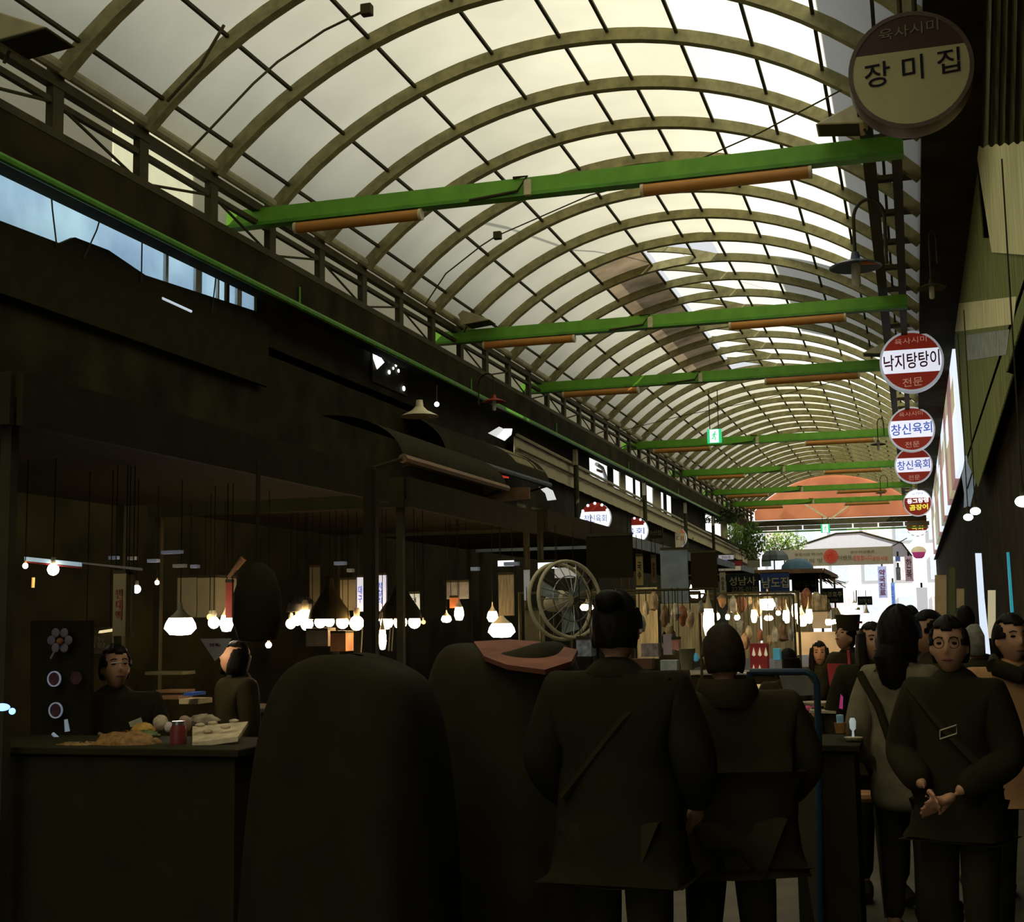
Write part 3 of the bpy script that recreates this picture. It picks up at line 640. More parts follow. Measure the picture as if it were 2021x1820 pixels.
c = P(1813, 1088, 55); MB().ball(c, .26, (1.1, .6, .75)).build('body', m_w3, t); MB().lathe([(.26, 0), (.2, -.18), (.12, -.24)], c + Vector((0, 0, -.04)), 18).build('skirt', M('magenta_cloth', (.7, .08, .3), .7, emit=.3), t)
t = thing('banner', 'wide cream banner with red round emblem and printed text across the far street', 'banner', tuple(P(1650, 1116, 45)))
a, b, c, d = P(1540, 1086, 45), P(1762, 1078, 45), P(1763, 1113, 45), P(1606, 1119, 45); e = P(1556, 1119, 45)
MB().slab([a, b, c, e], (0, 1, 0), .01).build('cloth', M('banner_cream', (.55, .48, .33), .8, emit=.12, nz=.06), t, smooth=False)
rd = M('emblem_red', (.65, .12, .07), .7, emit=.15)
q = P(1640, 1098, 44.97); MB().lathe([(.14, 0), (.14, .01), (.235, .01), (.235, 0)], q, 24, 'Y').build('emblem', rd, t); lettering('행', q + Vector((0, -.03, 0)), .24, .24, t, rd, bold=.02)
lettering('광장시장 먹거리', P(1596, 1094, 44.97), .9, .09, t, m_tdim); lettering('전통의 맛', P(1598, 1107, 44.97), .85, .14, t, m_tdim, bold=.01)
lettering('온누리상품권', P(1702, 1089, 44.97), .75, .09, t, m_tdim); lettering('이벤트', P(1668, 1101, 44.97), .45, .16, t, m_tdim); lettering('환영합니다', P(1702, 1101, 44.97), .6, .17, t, rd, bold=.015); lettering('광장시장', P(1737, 1102, 44.97), .5, .14, t, rd)
for q0, q1 in ((a, P(1560, 1058, 45)), (b, P(1790, 1062, 45))): MB().path([q0, q1], .015, 5).build('rope', m_dark, t)
t = thing('market_tent', 'white tent roof with thin dark edge beyond the end beam', 'tent', tuple(P(1660, 1070, 62)))
pts = [P(1540, 1086, 62), P(1580, 1076, 62), P(1650, 1053, 62), P(1700, 1050, 62), P(1780, 1072, 62), P(1800, 1098, 62)]
MB().path(pts, .04, 6).build('edge_pole', m_dark, t)
MB().slab(pts + [P(1800, 1100, 62), P(1540, 1090, 62)], (0, 1, 0), .05).build('roof', M('tent_white', (.85, .87, .92), .7, nz=.03), t, smooth=False)
def leaves(mb, c, r, n, s):
    for _ in range(n):
        while True:
            q = Vector((random.uniform(-1, 1), random.uniform(-1, 1), random.uniform(-1, 1)))
            if q.length < 1: break
        p = Vector(c) + Vector((q.x * r[0], q.y * r[1], q.z * r[2])); a = nrm([random.gauss(0, 1) for _ in range(3)]); b = nrm(a.cross(Vector((0, .3, 1)))); k = s * random.uniform(.6, 1.3)
        mb.add([p - a * k, p + b * k * .4, p + a * k, p - b * k * .4], [(0, 1, 2, 3)])
m_leaf = M('leaf_green', (.16, .28, .06), .6, nz=.4); m_leafb = M('leaf_light', (.35, .5, .15), .6, nz=.3)
for i, (px, py, Y, r, n, m, lb) in enumerate(((1450, 1050, 50, (.35, .5, .4), 420, m_leafb, 'small pale leafy plant at the end of the left facade'), (1482, 1068, 52, (.55, .6, .75), 900, m_leaf, 'dense green climbing plant at the left edge of the far opening'), (1545, 1075, 59.5, (1.1, .8, .6), 1100, m_leafb, 'light green sunlit tree crown left of the white tent'), (1425, 1018, 47, (.9, .6, .3), 500, M('leaf_dark', (.05, .08, .02), .7), 'dark creeper under the far left end of the girder'))):
    c = P(px, py, Y); zb = 0 if i == 2 else c.z - r[2]; t = thing('leafy_plant', lb, 'plant', (c.x, c.y, zb)); mb = MB(); leaves(mb, c, r, n, .09); mb.build('foliage', m, t, smooth=False)
    MB().path([(c.x, c.y, zb), (c.x + .1, c.y, zb + (c.z - zb) * .6), (c.x, c.y, c.z + r[2] * .4)], [.06, .045, .02], 6).build('stem', m_wood, t)

# ------------------------------------------------------------------ people
def eval_mesh(o):
    dg = bpy.context.evaluated_depsgraph_get(); return bpy.data.meshes.new_from_object(o.evaluated_get(dg))
def skin_mesh(joints, edges, sub=1, root=0):
    me = bpy.data.meshes.new('sk'); me.from_pydata([j[0] for j in joints], edges, []); o = bpy.data.objects.new('sk', me); COL.objects.link(o)
    m = o.modifiers.new('skin', 'SKIN')
    if not me.skin_vertices: me.skin_vertices.new() if hasattr(me.skin_vertices, 'new') else None
    for i, j in enumerate(joints):
        r = j[1] if isinstance(j[1], tuple) else (j[1], j[1]); sv = me.skin_vertices[0].data[i]; sv.radius = r; sv.use_root = (i == root)
    m.use_smooth_shade = True
    o.modifiers.new('s', 'SUBSURF').levels = sub
    r_ = eval_mesh(o); bpy.data.objects.remove(o); bpy.data.meshes.remove(me); return r_
def head_verts(hs, c, rot):
    "a head with jaw, nose, sockets, lips and ears; faces -Y before rotation"
    n, m = 40, 30; vs = []; fs = []
    for i in range(m + 1):
        th = math.pi * i / m
        for k in range(n):
            ph = 2 * math.pi * k / n; x = math.sin(th) * math.sin(ph); y = -math.sin(th) * math.cos(ph); z = -math.cos(th)
            fr = max(0, -y)
            sx = .074; sy = .093; sz = .118
            if z < 0: sx *= 1 - .30 * (-z) ** 1.6; 
            if z < 0 and y > 0: y *= 1 - .35 * (-z)
            X, Y, Z = x * sx, y * sy, z * sz
            def g(cx_, cz_, s_): return math.exp(-((x - cx_) ** 2 + (z - cz_) ** 2) / (2 * s_ * s_))
            if y < -.1:
                Y -= .020 * math.exp(-(x / .13) ** 2) * math.exp(-((z + .17) / .17) ** 2) + .007 * math.exp(-(x / .16) ** 2) * math.exp(-((z + .27) / .08) ** 2)
                Y += .011 * (g(.40, .06, .17) + g(-.40, .06, .17))
                Y -= .006 * g(0, .22, .3)
                Y -= .006 * math.exp(-(x / .25) ** 2) * (math.exp(-((z + .50) / .05) ** 2) + math.exp(-((z + .61) / .05) ** 2)) + .008 * g(0, -.85, .18)
                Y -= .004 * (g(.5, -.25, .18) + g(-.5, -.25, .18))
            vs.append(Vector((X, Y, Z)))
    for i in range(m):
        for k in range(n):
            k2 = (k + 1) % n; fs.append((i * n + k, i * n + k2, (i + 1) * n + k2, (i + 1) * n + k))
    return [c + rot @ (v * hs) for v in vs], fs
def hand(mb_list, wrist, d, palm_n, curl, side):
    "skinned hand: palm chain, four unequal bent fingers and a thumb leaving the side of the palm"
    d = nrm(d); nn = nrm(palm_n); lat = nrm(d.cross(nn)) * side
    J = [(wrist, (.024, .018)), (wrist + d * .045, (.034, .016)), (wrist + d * .085, (.036, .014))]; E_ = [(0, 1), (1, 2)]
    for q, (off, L_) in enumerate(((.030, .072), (.010, .08), (-.010, .075), (-.029, .058))):
        p = wrist + d * .088 + lat * off; a = curl * .5; i0 = len(J); dd = d
        J.append((p, .0095)); E_.append((2, i0))
        for s_ in range(3):
            dd = nrm(dd * math.cos(a) + nn * math.sin(a)); p = p + dd * L_ * (.42, .33, .25)[s_]; J.append((p, (.0088, .008, .007)[s_])); E_.append((i0 + s_, i0 + s_ + 1)); nn2 = nn; a = curl * .6
    p = wrist + d * .03 + lat * .03; i0 = len(J); J.append((p, .012)); E_.append((1, i0))
    for s_ in range(2): p = p + nrm(d * .8 + lat * .5 + nn * .25 * curl) * .034; J.append((p, (.010, .008)[s_])); E_.append((i0 + s_, i0 + s_ + 1))
    mb_list.append(skin_mesh(J, E_, 1))
def person(label, at, face, coat=m_black, pants=m_black2, hair='short', haircol=m_hair, arms=None, head=(0, 0, 0), seated=False, bulk=1.0, lean=0, extras=None, skin=m_skin, coat_len=.80, eyes=True, group=None, k=None):
    "at: head centre (px, py, Y); face: heading in degrees, 0 looks at the viewer (-Y), 180 looks away"
    tgt = P(*at); ph = .95 if not seated else .50
    ly = -math.sin(R(lean))
    def T1(x, y, z):
        dz = z - .95; return Vector((x, y + ly * dz, ph + dz * math.cos(R(lean))))
    h1 = T1(0, 0, 1.52) + Vector((0, -.012, .075)); k = k or tgt.z / h1.z
    off = Matrix.Rotation(R(face), 3, 'Z') @ (h1 * k); base = Vector((tgt.x - off.x, tgt.y - off.y, 0))
    t = thing('person', label, 'person', tuple(base), group); t.rotation_euler = (0, 0, R(face)); t['_o'] = (0, 0, 0)
    V = lambda x, y, z: Vector((x * k, y * k, z * k))
    T = lambda x, y, z: T1(x, y, z) * k
    pel, sp, ch, nb, hb = T(0, 0, .95), T(0, 0, 1.14), T(0, .01, 1.32), T(0, .02, 1.45), T(0, .0, 1.52)
    arms = arms or [((.25, .02, 1.12), (.24, -.08, .88)), ((-.25, .02, 1.12), (-.24, -.08, .88))]
    J = [(pel, (.15 * bulk, .11)), (sp, (.13 * bulk, .10)), (ch, (.155 * bulk, .11)), (nb, .055), (hb, .055)]; E_ = [(0, 1), (1, 2), (2, 3), (3, 4)]
    arms3 = []
    for sgn, (el, wr_) in zip((1, -1), arms):
        shd = T(.175 * sgn * bulk, .01, 1.39); el = T(*el); wr_ = T(*wr_)
        i = len(J); J += [(shd, .052), (el, .038), (wr_, .026)]; E_ += [(2, i), (i, i + 1), (i + 1, i + 2)]; arms3.append((shd, el, wr_))
    legs = []
    for sgn in (1, -1):
        hip = V(.09 * sgn, 0, ph - .03)
        if seated: kn = V(.12 * sgn, -.42, ph + .0); an = V(.12 * sgn, -.40, .09); toe = V(.13 * sgn, -.54, .03)
        else: kn = V(.10 * sgn, -.03 - .05 * sgn, .50); an = V(.10 * sgn, .04 - .06 * sgn, .09); toe = V(.12 * sgn, -.11 - .06 * sgn, .035)
        i = len(J); J += [(hip, .085), (kn, .055), (an, .038), (toe, .035)]; E_ += [(0, i), (i, i + 1), (i + 1, i + 2), (i + 2, i + 3)]; legs.append((hip, kn, an, toe))
    parts = [skin_mesh([(p, tuple(q * k for q in r) if isinstance(r, tuple) else r * k) for p, r in J], E_, 1)]
    rot = Euler((R(-head[0]) - R(lean) * .3, R(head[1]), R(head[2])), 'XYZ').to_matrix()
    hc = hb + V(0, -.012, .075) ; hs = k * 1.0
    for sgn, (shd, el, wr_) in zip((1, -1), arms3): hand(parts, wr_, wr_ - el, Vector((-sgn * .7, -.5, -.2)), .55, sgn)
    bm = bmesh.new()
    for m_ in parts: bm.from_mesh(m_)
    me = bpy.data.meshes.new('body'); bm.to_mesh(me); bm.free()
    hv, hf = head_verts(hs, hc, rot)
    mbh = MB(); mbh.add(hv, hf)
    for sgn in (1, -1): mbh.ball(hc + rot @ Vector((.074 * sgn, .008, -.012)) * hs, .021 * hs, (.45, .8, 1.3), 10, 8)
    hm = bpy.data.meshes.new('h'); hm.from_pydata(mbh.v, [], mbh.f)
    bm = bmesh.new(); bm.from_mesh(me); bm.from_mesh(hm); bmesh.ops.recalc_face_normals(bm, faces=bm.faces[:]); bm.to_mesh(me); bm.free()
    tmp = bpy.data.objects.new('tmp', me); COL.objects.link(tmp)
    rm = tmp.modifiers.new('r', 'REMESH'); rm.mode = 'VOXEL'; rm.voxel_size = .0075; rm.use_smooth_shade = True
    sm = tmp.modifiers.new('s', 'SMOOTH'); sm.iterations = 2; sm.factor = .4
    body = eval_mesh(tmp); bpy.data.objects.remove(tmp)
    for m_ in parts: bpy.data.meshes.remove(m_)
    body.name = 'body'; body.materials.clear(); body.materials.append(skin)
    bo = bpy.data.objects.new('body', body); COL.objects.link(bo); bo.parent = t
    for p in body.polygons: p.use_smooth = True
    H = lambda x, y, z: hc + rot @ (Vector((x, y, z)) * hs)
    if eyes:
        for sgn in (1, -1):
            MB().ball(H(.030 * sgn, -.079, .008), .011 * hs, (1.25, .7, .55), 10, 8).build('eye', m_eyew, t)
            MB().path([H(.014 * sgn, -.090, .030), H(.032 * sgn, -.087, .034), H(.048 * sgn, -.076, .028)], .003 * hs, 6).build('eyebrow', m_hair, t)
        MB().path([H(-.024, -.083, -.064), H(-.008, -.091, -.063), H(.008, -.091, -.063), H(.024, -.083, -.064)], [.002 * hs, .005 * hs, .005 * hs, .002 * hs], 8).build('mouth', m_lip, t)
    # hair cap
    if hair:
        n, m = 36, 26; vs = []; keep = []; bmh = bmesh.new(); low = {'short': -.55, 'bob': -.7, 'long': -.6, 'big': -.9, 'bun': -.45}[hair]
        gr = 1.5 if hair == 'big' else 1.08
        grid = []
        for i in range(m + 1):
            th = math.pi * i / m; row = []
            for q in range(n):
                a = 2 * math.pi * q / n; x = math.sin(th) * math.sin(a); y = -math.sin(th) * math.cos(a); z = -math.cos(th)
                w = 1 + .03 * (math.sin(5 * a + 3 * z) + .8 * math.sin(11 * a + 7 * z) + .6 * math.sin(17 * a - 9 * z)) * (1 if hair in ('big', 'bun') else .45)
                row.append(((x, y, z), bmh.verts.new(hc + rot @ (Vector((x * .078 * gr * w, y * .100 * gr * w + .004, max(z, -.8) * .122 * gr * w)) * hs))))
            grid.append(row)
        for i in range(m):
            for q in range(n):
                q2 = (q + 1) % n; c4 = [grid[i][q], grid[i][q2], grid[i + 1][q2], grid[i + 1][q]]
                cx_ = sum(c[0][0] for c in c4) / 4; cy_ = sum(c[0][1] for c in c4) / 4; cz_ = sum(c[0][2] for c in c4) / 4
                face_ = (cy_ < -.05 and cz_ < .50 + .25 * (cx_ * cx_)) if abs(cx_) < .80 else (cy_ < .12 and cz_ < .05)
                if face_ or cz_ < low: continue
                try: bmh.faces.new([c[1] for c in c4])
                except ValueError: pass
        hme = bpy.data.meshes.new('hair'); bmesh.ops.delete(bmh, geom=[v for v in bmh.verts if not v.link_faces], context='VERTS')
        bmh.to_mesh(hme); bmh.free(); hme.materials.append(haircol); ho = bpy.data.objects.new('hair', hme); COL.objects.link(ho); ho.parent = t
        for p in hme.polygons: p.use_smooth = True
        so = ho.modifiers.new('s', 'SOLIDIFY'); so.thickness = .018 * hs; so.offset = -.6; ho.modifiers.new('ss', 'SUBSURF').levels = 1
        if hair == 'bun': MB().ball(H(0, .085, .095), .045 * hs, (1.1, 1, .9)).build('hair_bun', haircol, t)
        if hair in ('long', 'bob'):
            zl = -.30 if hair == 'long' else -.13; mb = MB()
            for q in range(15):
                a = R(-125 + 250 * q / 14); x, y = math.sin(a) * .082, math.cos(a) * .094 + .01
                if y < -.055: continue
                mb.path([H(x, y, .06), H(x * 1.12, y * 1.05, -.06), H(x * 1.15, y * 1.0, zl * .6), H(x * .95, y * .9, zl)], [.016 * hs, .022 * hs, .022 * hs, .010 * hs], 7)
            tm = bpy.data.meshes.new('q'); tm.from_pydata(mb.v, [], mb.f); to = bpy.data.objects.new('q', tm); COL.objects.link(to)
            q_ = to.modifiers.new('r', 'REMESH'); q_.mode = 'VOXEL'; q_.voxel_size = .009; to.modifiers.new('s', 'SMOOTH').iterations = 3
            lm = eval_mesh(to); bpy.data.objects.remove(to); lm.materials.clear(); lm.materials.append(haircol); lo_ = bpy.data.objects.new('long_hair', lm); COL.objects.link(lo_); lo_.parent = t
            for p in lm.polygons: p.use_smooth = True
    # clothing
    B = bulk
    CJ = [(pel + V(0, 0, coat_len - .95) if not seated else pel, (.22 * B, .17)), (pel, (.195 * B, .15)), (sp, (.155 * B, .125)), (ch, (.175 * B, .13)), (nb + V(0, .005, -.02), .088), (nb + V(0, .0, .045), .072)]
    CE = [(0, 1), (1, 2), (2, 3), (3, 4), (4, 5)]
    for (shd, el, wr_) in arms3: i = len(CJ); CJ += [(shd + V(0, 0, -.005), .075), (el, .062), (wr_ + (el - wr_) * .12, .048)]; CE += [(3, i), (i, i + 1), (i + 1, i + 2)]
    cm = skin_mesh([(p, tuple(q * k for q in r) if isinstance(r, tuple) else r * k) for p, r in CJ], CE, 2, 1)
    for v_, n_ in [(v, v.normal.copy()) for v in cm.vertices]: v_.co += n_ * .017 * k
    cm.name = 'coat'; cm.materials.append(coat); co = bpy.data.objects.new('coat', cm); COL.objects.link(co); co.parent = t
    pj = [(pel + V(0, 0, -.02), (.135 * B, .115))]; pe = []
    for hip, kn, an, toe in legs: i = len(pj); pj += [(hip + V(0, 0, -.03), .105), (kn, .075), (an + V(0, 0, .02), .06)]; pe += [(0, i), (i, i + 1), (i + 1, i + 2)]
    pm = skin_mesh([(p, tuple(q * k for q in r) if isinstance(r, tuple) else r * k) for p, r in pj], pe, 1)
    pm.name = 'trousers'; pm.materials.append(pants); po = bpy.data.objects.new('trousers', pm); COL.objects.link(po); po.parent = t
    for hip, kn, an, toe in legs:
        MB().path([an + V(0, .05, -.035), an + V(0, 0, -.02), toe + V(0, 0, .012), toe + V(0, -.05, .008)], [.045 * k, .055 * k, .048 * k, .03 * k], 10).build('shoe', m_black2, t)
    if extras: extras(t, dict(T=T, H=H, V=V, k=k, hs=hs, arms=arms3, ch=ch, nb=nb, pel=pel, sp=sp, hb=hb))
    return t
def ground(px, Y): p = P(px, 1230, Y); return (p.x, Y, 0)
m_coat_beige = M('beige_coat', (.20, .165, .085), .85, nz=.25, sc=14)
m_tan = M('tan_vest', (.50, .26, .10), .85, nz=.2, sc=10)
m_redap = M('red_apron', (.45, .05, .05), .8)
m_navy = M('navy_cloth', (.02, .03, .06), .8)
m_brownc = M('brown_coat', (.045, .035, .015), .85)
def ex_central(t, d):
    MB().path([d['T'](-.2, .07, 1.44), d['T'](-.05, .13, 1.3), d['T'](.16, .13, 1.05)], .014, 6).build('bag_strap', m_black2, t)
person('large dark person seen from behind at the centre, hair in a high bun', (1217, 1243, 4.34), 176, m_black, hair='bun', arms=[((.27, .02, 1.15), (.22, -.16, 1.0)), ((-.27, .02, 1.15), (-.22, -.16, 1.0))], bulk=1.12, extras=ex_central, eyes=False)
def ex_hood(t, d): MB().lathe([(.10, -.02), (.115, .03), (.10, .08), (.085, .06)], d['nb'] + d['V'](0, .02, -.03), 24).build('hood', m_brownc, t)
person('stocky person in a dark brown padded jacket seen from behind, right of the centre', (1427, 1295, 4.95), 200, m_brownc, hair='short', haircol=M('dark_brown_hair', (.03, .022, .01), .6, nz=.3, sc=40), arms=[((.33, .0, 1.16), (.30, -.2, .98)), ((-.33, .0, 1.16), (-.28, -.2, 1.0))], bulk=1.4, extras=ex_hood, eyes=False, head=(-8, 0, 0))
def ex_seller(t, d):
    MB().path([d['H'](-.05, -.095, .008), d['H'](-.012, -.1, .01), d['H'](.012, -.1, .01), d['H'](.05, -.095, .008)], .002, 6).build('spectacles', m_metal, t)
    MB().box(d['T'](.10, -.15, 1.30), (.06, .01, .025), mx=Matrix.Rotation(R(-20), 3, 'Y')).build('name_badge', m_cap, t, smooth=False)
person('stall seller in dark clothes with tied hair behind the food counter at left', (228, 1318, 5.7), 38, m_black, hair='bun', arms=[((.26, -.05, 1.15), (.16, -.32, 1.08)), ((-.26, -.05, 1.15), (-.18, -.32, 1.05))], head=(12, 0, 10), extras=ex_seller, bulk=1.15)
person('dark figure standing behind the seller under the hanging leaflet', (462, 1300, 7.6), -40, m_black2, hair='bob', head=(20, 0, 0), bulk=1.1, eyes=False)
person('woman with long black hair and a dark coat in the walking group at right', (1722, 1268, 7.9), 12, m_black, hair='long', head=(10, 0, 8))
def ex_beige(t, d):
    MB().path([d['T'](.19, .10, 1.42), d['T'](.08, .155, 1.25), d['T'](.0, .165, 1.0)], .02, 6).build('bag_strap', m_black2, t)
    MB().path([d['H'](0, .06, .02), d['H'](.02, .10, -.10), d['H'](.0, .10, -.22), d['H'](-.02, .09, -.30)], [.06, .085, .07, .02], 12).build('long_hair', m_hair, t)
person('person with big bushy black hair and a beige coat, walking away at right', (1774, 1262, 6.9), 165, m_coat_beige, hair='big', arms=[((.23, .05, 1.12), (.20, -.1, .92)), ((-.26, .03, 1.14), (-.22, .06, .92))], eyes=False, extras=ex_beige, coat_len=.7, bulk=.9)
def ex_man(t, d):
    T = d['T']; a, b, c, e = T(.0, -.165, 1.245), T(.07, -.16, 1.27), T(.07, -.165, 1.235), T(.0, -.17, 1.21)
    MB().path([a, b, c, e, a], .003, 6).build('strap_buckle', m_cap, t); MB().path([T(-.17, -.06, 1.42), T(0, -.15, 1.26), T(.2, -.14, 1.05)], .016, 6).build('bag_strap', m_black2, t)
    for sg in (1, -1): MB().lathe([(.020, 0), (.0225, 0), (.0225, .002), (.020, .002), (.020, 0)], d['H'](.031 * sg, -.1, .008), 18, 'Y', cap=False).build('spectacle_rim', m_black2, t)
person('man with short dark hair and spectacles facing the viewer, pale buckle on his chest', (1873, 1275, 5.6), -22, m_black, hair='short', arms=[((.24, -.02, 1.12), (.08, -.24, 1.0)), ((-.24, -.02, 1.12), (-.05, -.25, 1.02))], extras=ex_man, bulk=.95, head=(4, 0, 14))
person('grey haired person in dark clothes behind the spectacled man at right', (1925, 1272, 8.3), 185, m_black2, hair='short', haircol=m_hair_grey, eyes=False)
def ex_vest(t, d):
    T = d['T']; MB().path([T(-.10, -.07, 1.46), T(.0, -.13, 1.42), T(.10, -.07, 1.46), T(.07, .06, 1.48), T(-.07, .06, 1.48), T(-.10, -.07, 1.46)], .04, 10).build('scarf', m_black2, t)
person('person in a tan padded coat and dark scarf at the right edge', (1996, 1262, 6.6), 10, m_tan, hair='short', head=(6, 0, 14), extras=ex_vest, bulk=1.05)
person('dark haired head between the bushy haired and the spectacled person, turned left', (1832, 1250, 7.4), -60, m_brownc, hair='short')
person('distant woman with long black hair in a dark jumper sitting at a food stall', (1617, 1290, 14.8), 5, m_black2, hair='long', seated=True, head=(4, 0, 0))
def ex_cap(t, d):
    MB().lathe([(.085, 0), (.088, .03), (.10, .12), (.098, .13), (.085, .125)], d['H'](0, .01, .07), 24).build('hat', m_black2, t)
    MB().lathe([(.092, 0), (.092, .018)], d['H'](0, .01, .145), 24).build('hat_band', m_redap, t)
    T = d['T']; MB().slab([T(-.11, -.15, 1.36), T(.11, -.15, 1.36), T(.14, -.16, .75), T(-.14, -.16, .75)], (0, -1, 0), .02).build('apron', m_redap, t)
    MB().path([T(.12, -.13, 1.34), T(.07, -.06, 1.48)], .012, 6).build('apron_strap', m_redap, t)
    for sg, m_ in ((0, M('blue_glove', (.1, .55, .75), .6, emit=.05)), (1, M('pink_glove', (.8, .15, .3), .6, emit=.05))):
        w = d['arms'][sg][2]; MB().ball(w + Vector((0, -.05, -.02)), .05, (.8, 1.2, .8)).build('glove', m_, t)
person('cook with a tall dark hat, red apron and coloured gloves bending over a counter', (1668, 1258, 11.1), -40, m_black2, hair='short', head=(26, 0, 0), lean=10, extras=ex_cap, arms=[((.25, -.1, 1.16), (.16, -.34, 1.06)), ((-.25, -.1, 1.16), (-.14, -.36, 1.0))])
for i, (px, py, Y, fc, lb, m, hr, st) in enumerate((
    (1556, 1312, 11.5, 170, 'customer in black sitting with back turned at the red menu stall', m_black, 'bob', True), (1797, 1222, 13, 200, 'person with navy-black hair far behind the bushy haired person', m_navy, 'short', False),
    (1322, 1262, 14.2, 150, 'dim customer standing left of the plastic tub', m_black, 'short', False), (1745, 1243, 16, 30, 'small distant passer-by in brown right of the cook', m_brownc, 'short', False),
    (1905, 1225, 12, 175, 'tall dark passer-by seen between the shopfronts at right', m_black, 'short', False))):
    person(lb, (px, py, Y), fc, m, hair=hr, eyes=(fc < 90), seated=st)

# ------------------------------------------------------------------ stalls along the middle row
def cord_top(c):
    if c.x < -3.45 and c.y < 16.6: return 2.47
    if c.x < -3.45: return 2.52
    return 1.82 if c.z < 1.8 else c.z + .3
def bulb(px, py, Y, label, r=.045, m=m_bulb, top=None, shade=None, name='pendant_bulb'):
    c = P(px, py, Y); t = thing(name, label, 'lamp', tuple(c), 'pendant lamps over the stalls'); zt = top or cord_top(c)
    MB().ball(c, r, (1, 1, 1.05)).build('bulb', m, t)
    MB().lathe([(r * .4, 0), (r * .45, r * .9), (r * .3, r * 1.3)], c + Vector((0, 0, r * .85)), 12).build('socket', m_cap, t)
    MB().path([c + Vector((0, 0, r * 2)), Vector((c.x, c.y, zt))], .003, 5).build('cord', m_black, t)
    if shade:
        R_, H_ = shade; MB().lathe([(R_, 0), (R_ * .92, H_ * .25), (R_ * .55, H_ * .6), (R_ * .22, H_), (R_ * .2, H_ * 1.25), (R_ * .12, H_ * 1.3)], c + Vector((0, 0, r * .5)), 24, cap=False).build('lamp_shade', m_black2, t)
    return t
def plamp(px, py, Y, label, w, h, m=m_bulb):
    c = P(px, py, Y); t = thing('pendant_lamp', label, 'lamp', tuple(c), 'pendant lamps over the stalls')
    MB().lathe([(1e-4, -h * .5), (w * .32, -h * .46), (w * .5, -h * .12), (w * .46, h * .15), (w * .36, h * .45), (1e-4, h * .5)], c, 24).build('diffuser', m, t)
    MB().lathe([(w * .37, h * .45), (w * .2, h * .7), (w * .08, h * .95), (w * .05, h * 1.3)], c, 20).build('cap', m_cap, t)
    MB().path([c + Vector((0, 0, h * 1.2)), Vector((c.x, c.y, max(c.z + h * 1.2 + .02, cord_top(c))))], .003, 5).build('cord', m_black, t); return t
plamp(356, 1236, 7.2, 'widest bright white pendant lamp above the left food counter', .19, .11, m_bulbw)
bulb(422, 1229, 7.6, 'bright bulb between the widest lamp and the leaning white shade', .036, m_bulbw)
plamp(447, 1230, 7.7, 'leaning bright shade right beside the dark hanging bag', .085, .11, m_bulbw)
bulb(414, 1218, 8.0, 'small red ringed bulb above the gap between the two white lamps', .02, m_ember)
RW = [(574, 1231, .040), (587, 1224, .042), (602, 1219, .065), (606, 1232, .05), (632, 1228, .045), (650, 1227, .04), (676, 1228, .05), (704, 1230, .056), (744, 1222, .022), (763, 1229, .05), (790, 1228, .052), (818, 1228, .048), (836, 1228, .016)]
for i, (a, b, r_) in enumerate(RW): bulb(a, b, 9.8, 'glowing bulb in the long row over the middle stalls, %s from the left' % ORD[i], r_, m_bulb if i != 12 else m_ember, shade=(.17, .26) if i in (5, 10) else None)
plamp(755, 1262, 9.6, 'upright cylindrical bright lamp just right of the thin post under the bulb row', .06, .16)
for i, (a, b, Y, w, h, m, lb) in enumerate(((881, 1222, 11, .09, .06, m_bulb, 'small warm lamp left of the twin glowing shades'), (906, 1211, 11, .085, .12, m_bulb, 'right one of the twin glowing warm shades'), (972, 1217, 11.5, .10, .10, m_bulb, 'warm square lamp above the broad white one'), (990, 1244, 11.3, .24, .13, m_bulbw, 'broad white lamp left of the electric fan'), (1158, 1199, 11.2, .12, .055, m_bulb, 'flat glowing lamp seen behind the electric fan'), (1375, 1167, 13.5, .16, .14, m_bulbw, 'square white lamp at the lower right corner of the grey-blue curtain'), (1399, 1228, 12.5, .11, .27, m_bulb, 'tall flame shaped warm lamp behind the stocky person'), (1413, 1217, 13, .08, .07, m_bulb, 'small warm lamp attached right of the tall flame shaped lamp'), (1436, 1218, 15, .05, .06, m_bulbw, 'small white bulb left of the signboard stall'), (1455, 1219, 16, .07, .06, m_bulbw, 'pale small bulb below the first dark signboard'), (1488, 1216, 16, .07, .16, m_bulb, 'long warm bulb under the blue signboard'), (1515, 1193, 16, .18, .14, m_bulbw, 'big white lamp centred under the blue signboard'), (1517, 1220, 16.5, .11, .06, m_bulbw, 'small bright lamp directly below the big white one'), (1536, 1210, 17, .06, .06, m_bulbw, 'small white bulb right of the big white lamp'), (1552, 1217, 15.5, .085, .15, m_bulb, 'left tall warm lamp of the bright cluster'), (1571, 1206, 15.5, .10, .18, m_bulb, 'upper tall warm lamp of the bright cluster'), (1583, 1225, 15.5, .12, .13, m_bulb, 'lower round warm lamp of the bright cluster'), (1597, 1216, 15.5, .08, .17, m_bulb, 'right warm lamp of the bright cluster'), (1590, 1190, 20, .035, .09, m_bulbw, 'left one of two narrow white bulbs above the bright cluster'), (1599, 1190, 20, .04, .09, m_bulbw, 'right one of two narrow white bulbs above the bright cluster'), (1635, 1228, 13, .06, .06, m_bulb, 'round warm bulb just left of the cook\'s hat'), (1711, 1222, 13.5, .08, .12, m_bulb, 'round white lamp between the cook and the bushy haired person'), (1686, 1196, 14, .06, .06, m_bulbw, 'small white bulb above the folded white paper lamp'))):
    plamp(a, b, Y, lb, w, h, m)
m_paper = glow('white_paper_lit', (.85, .92, 1), .85)
t = thing('paper_lantern', 'folded white wing shaped paper lamp right of the cook', 'lamp', tuple(P(1680, 1220, 14)))
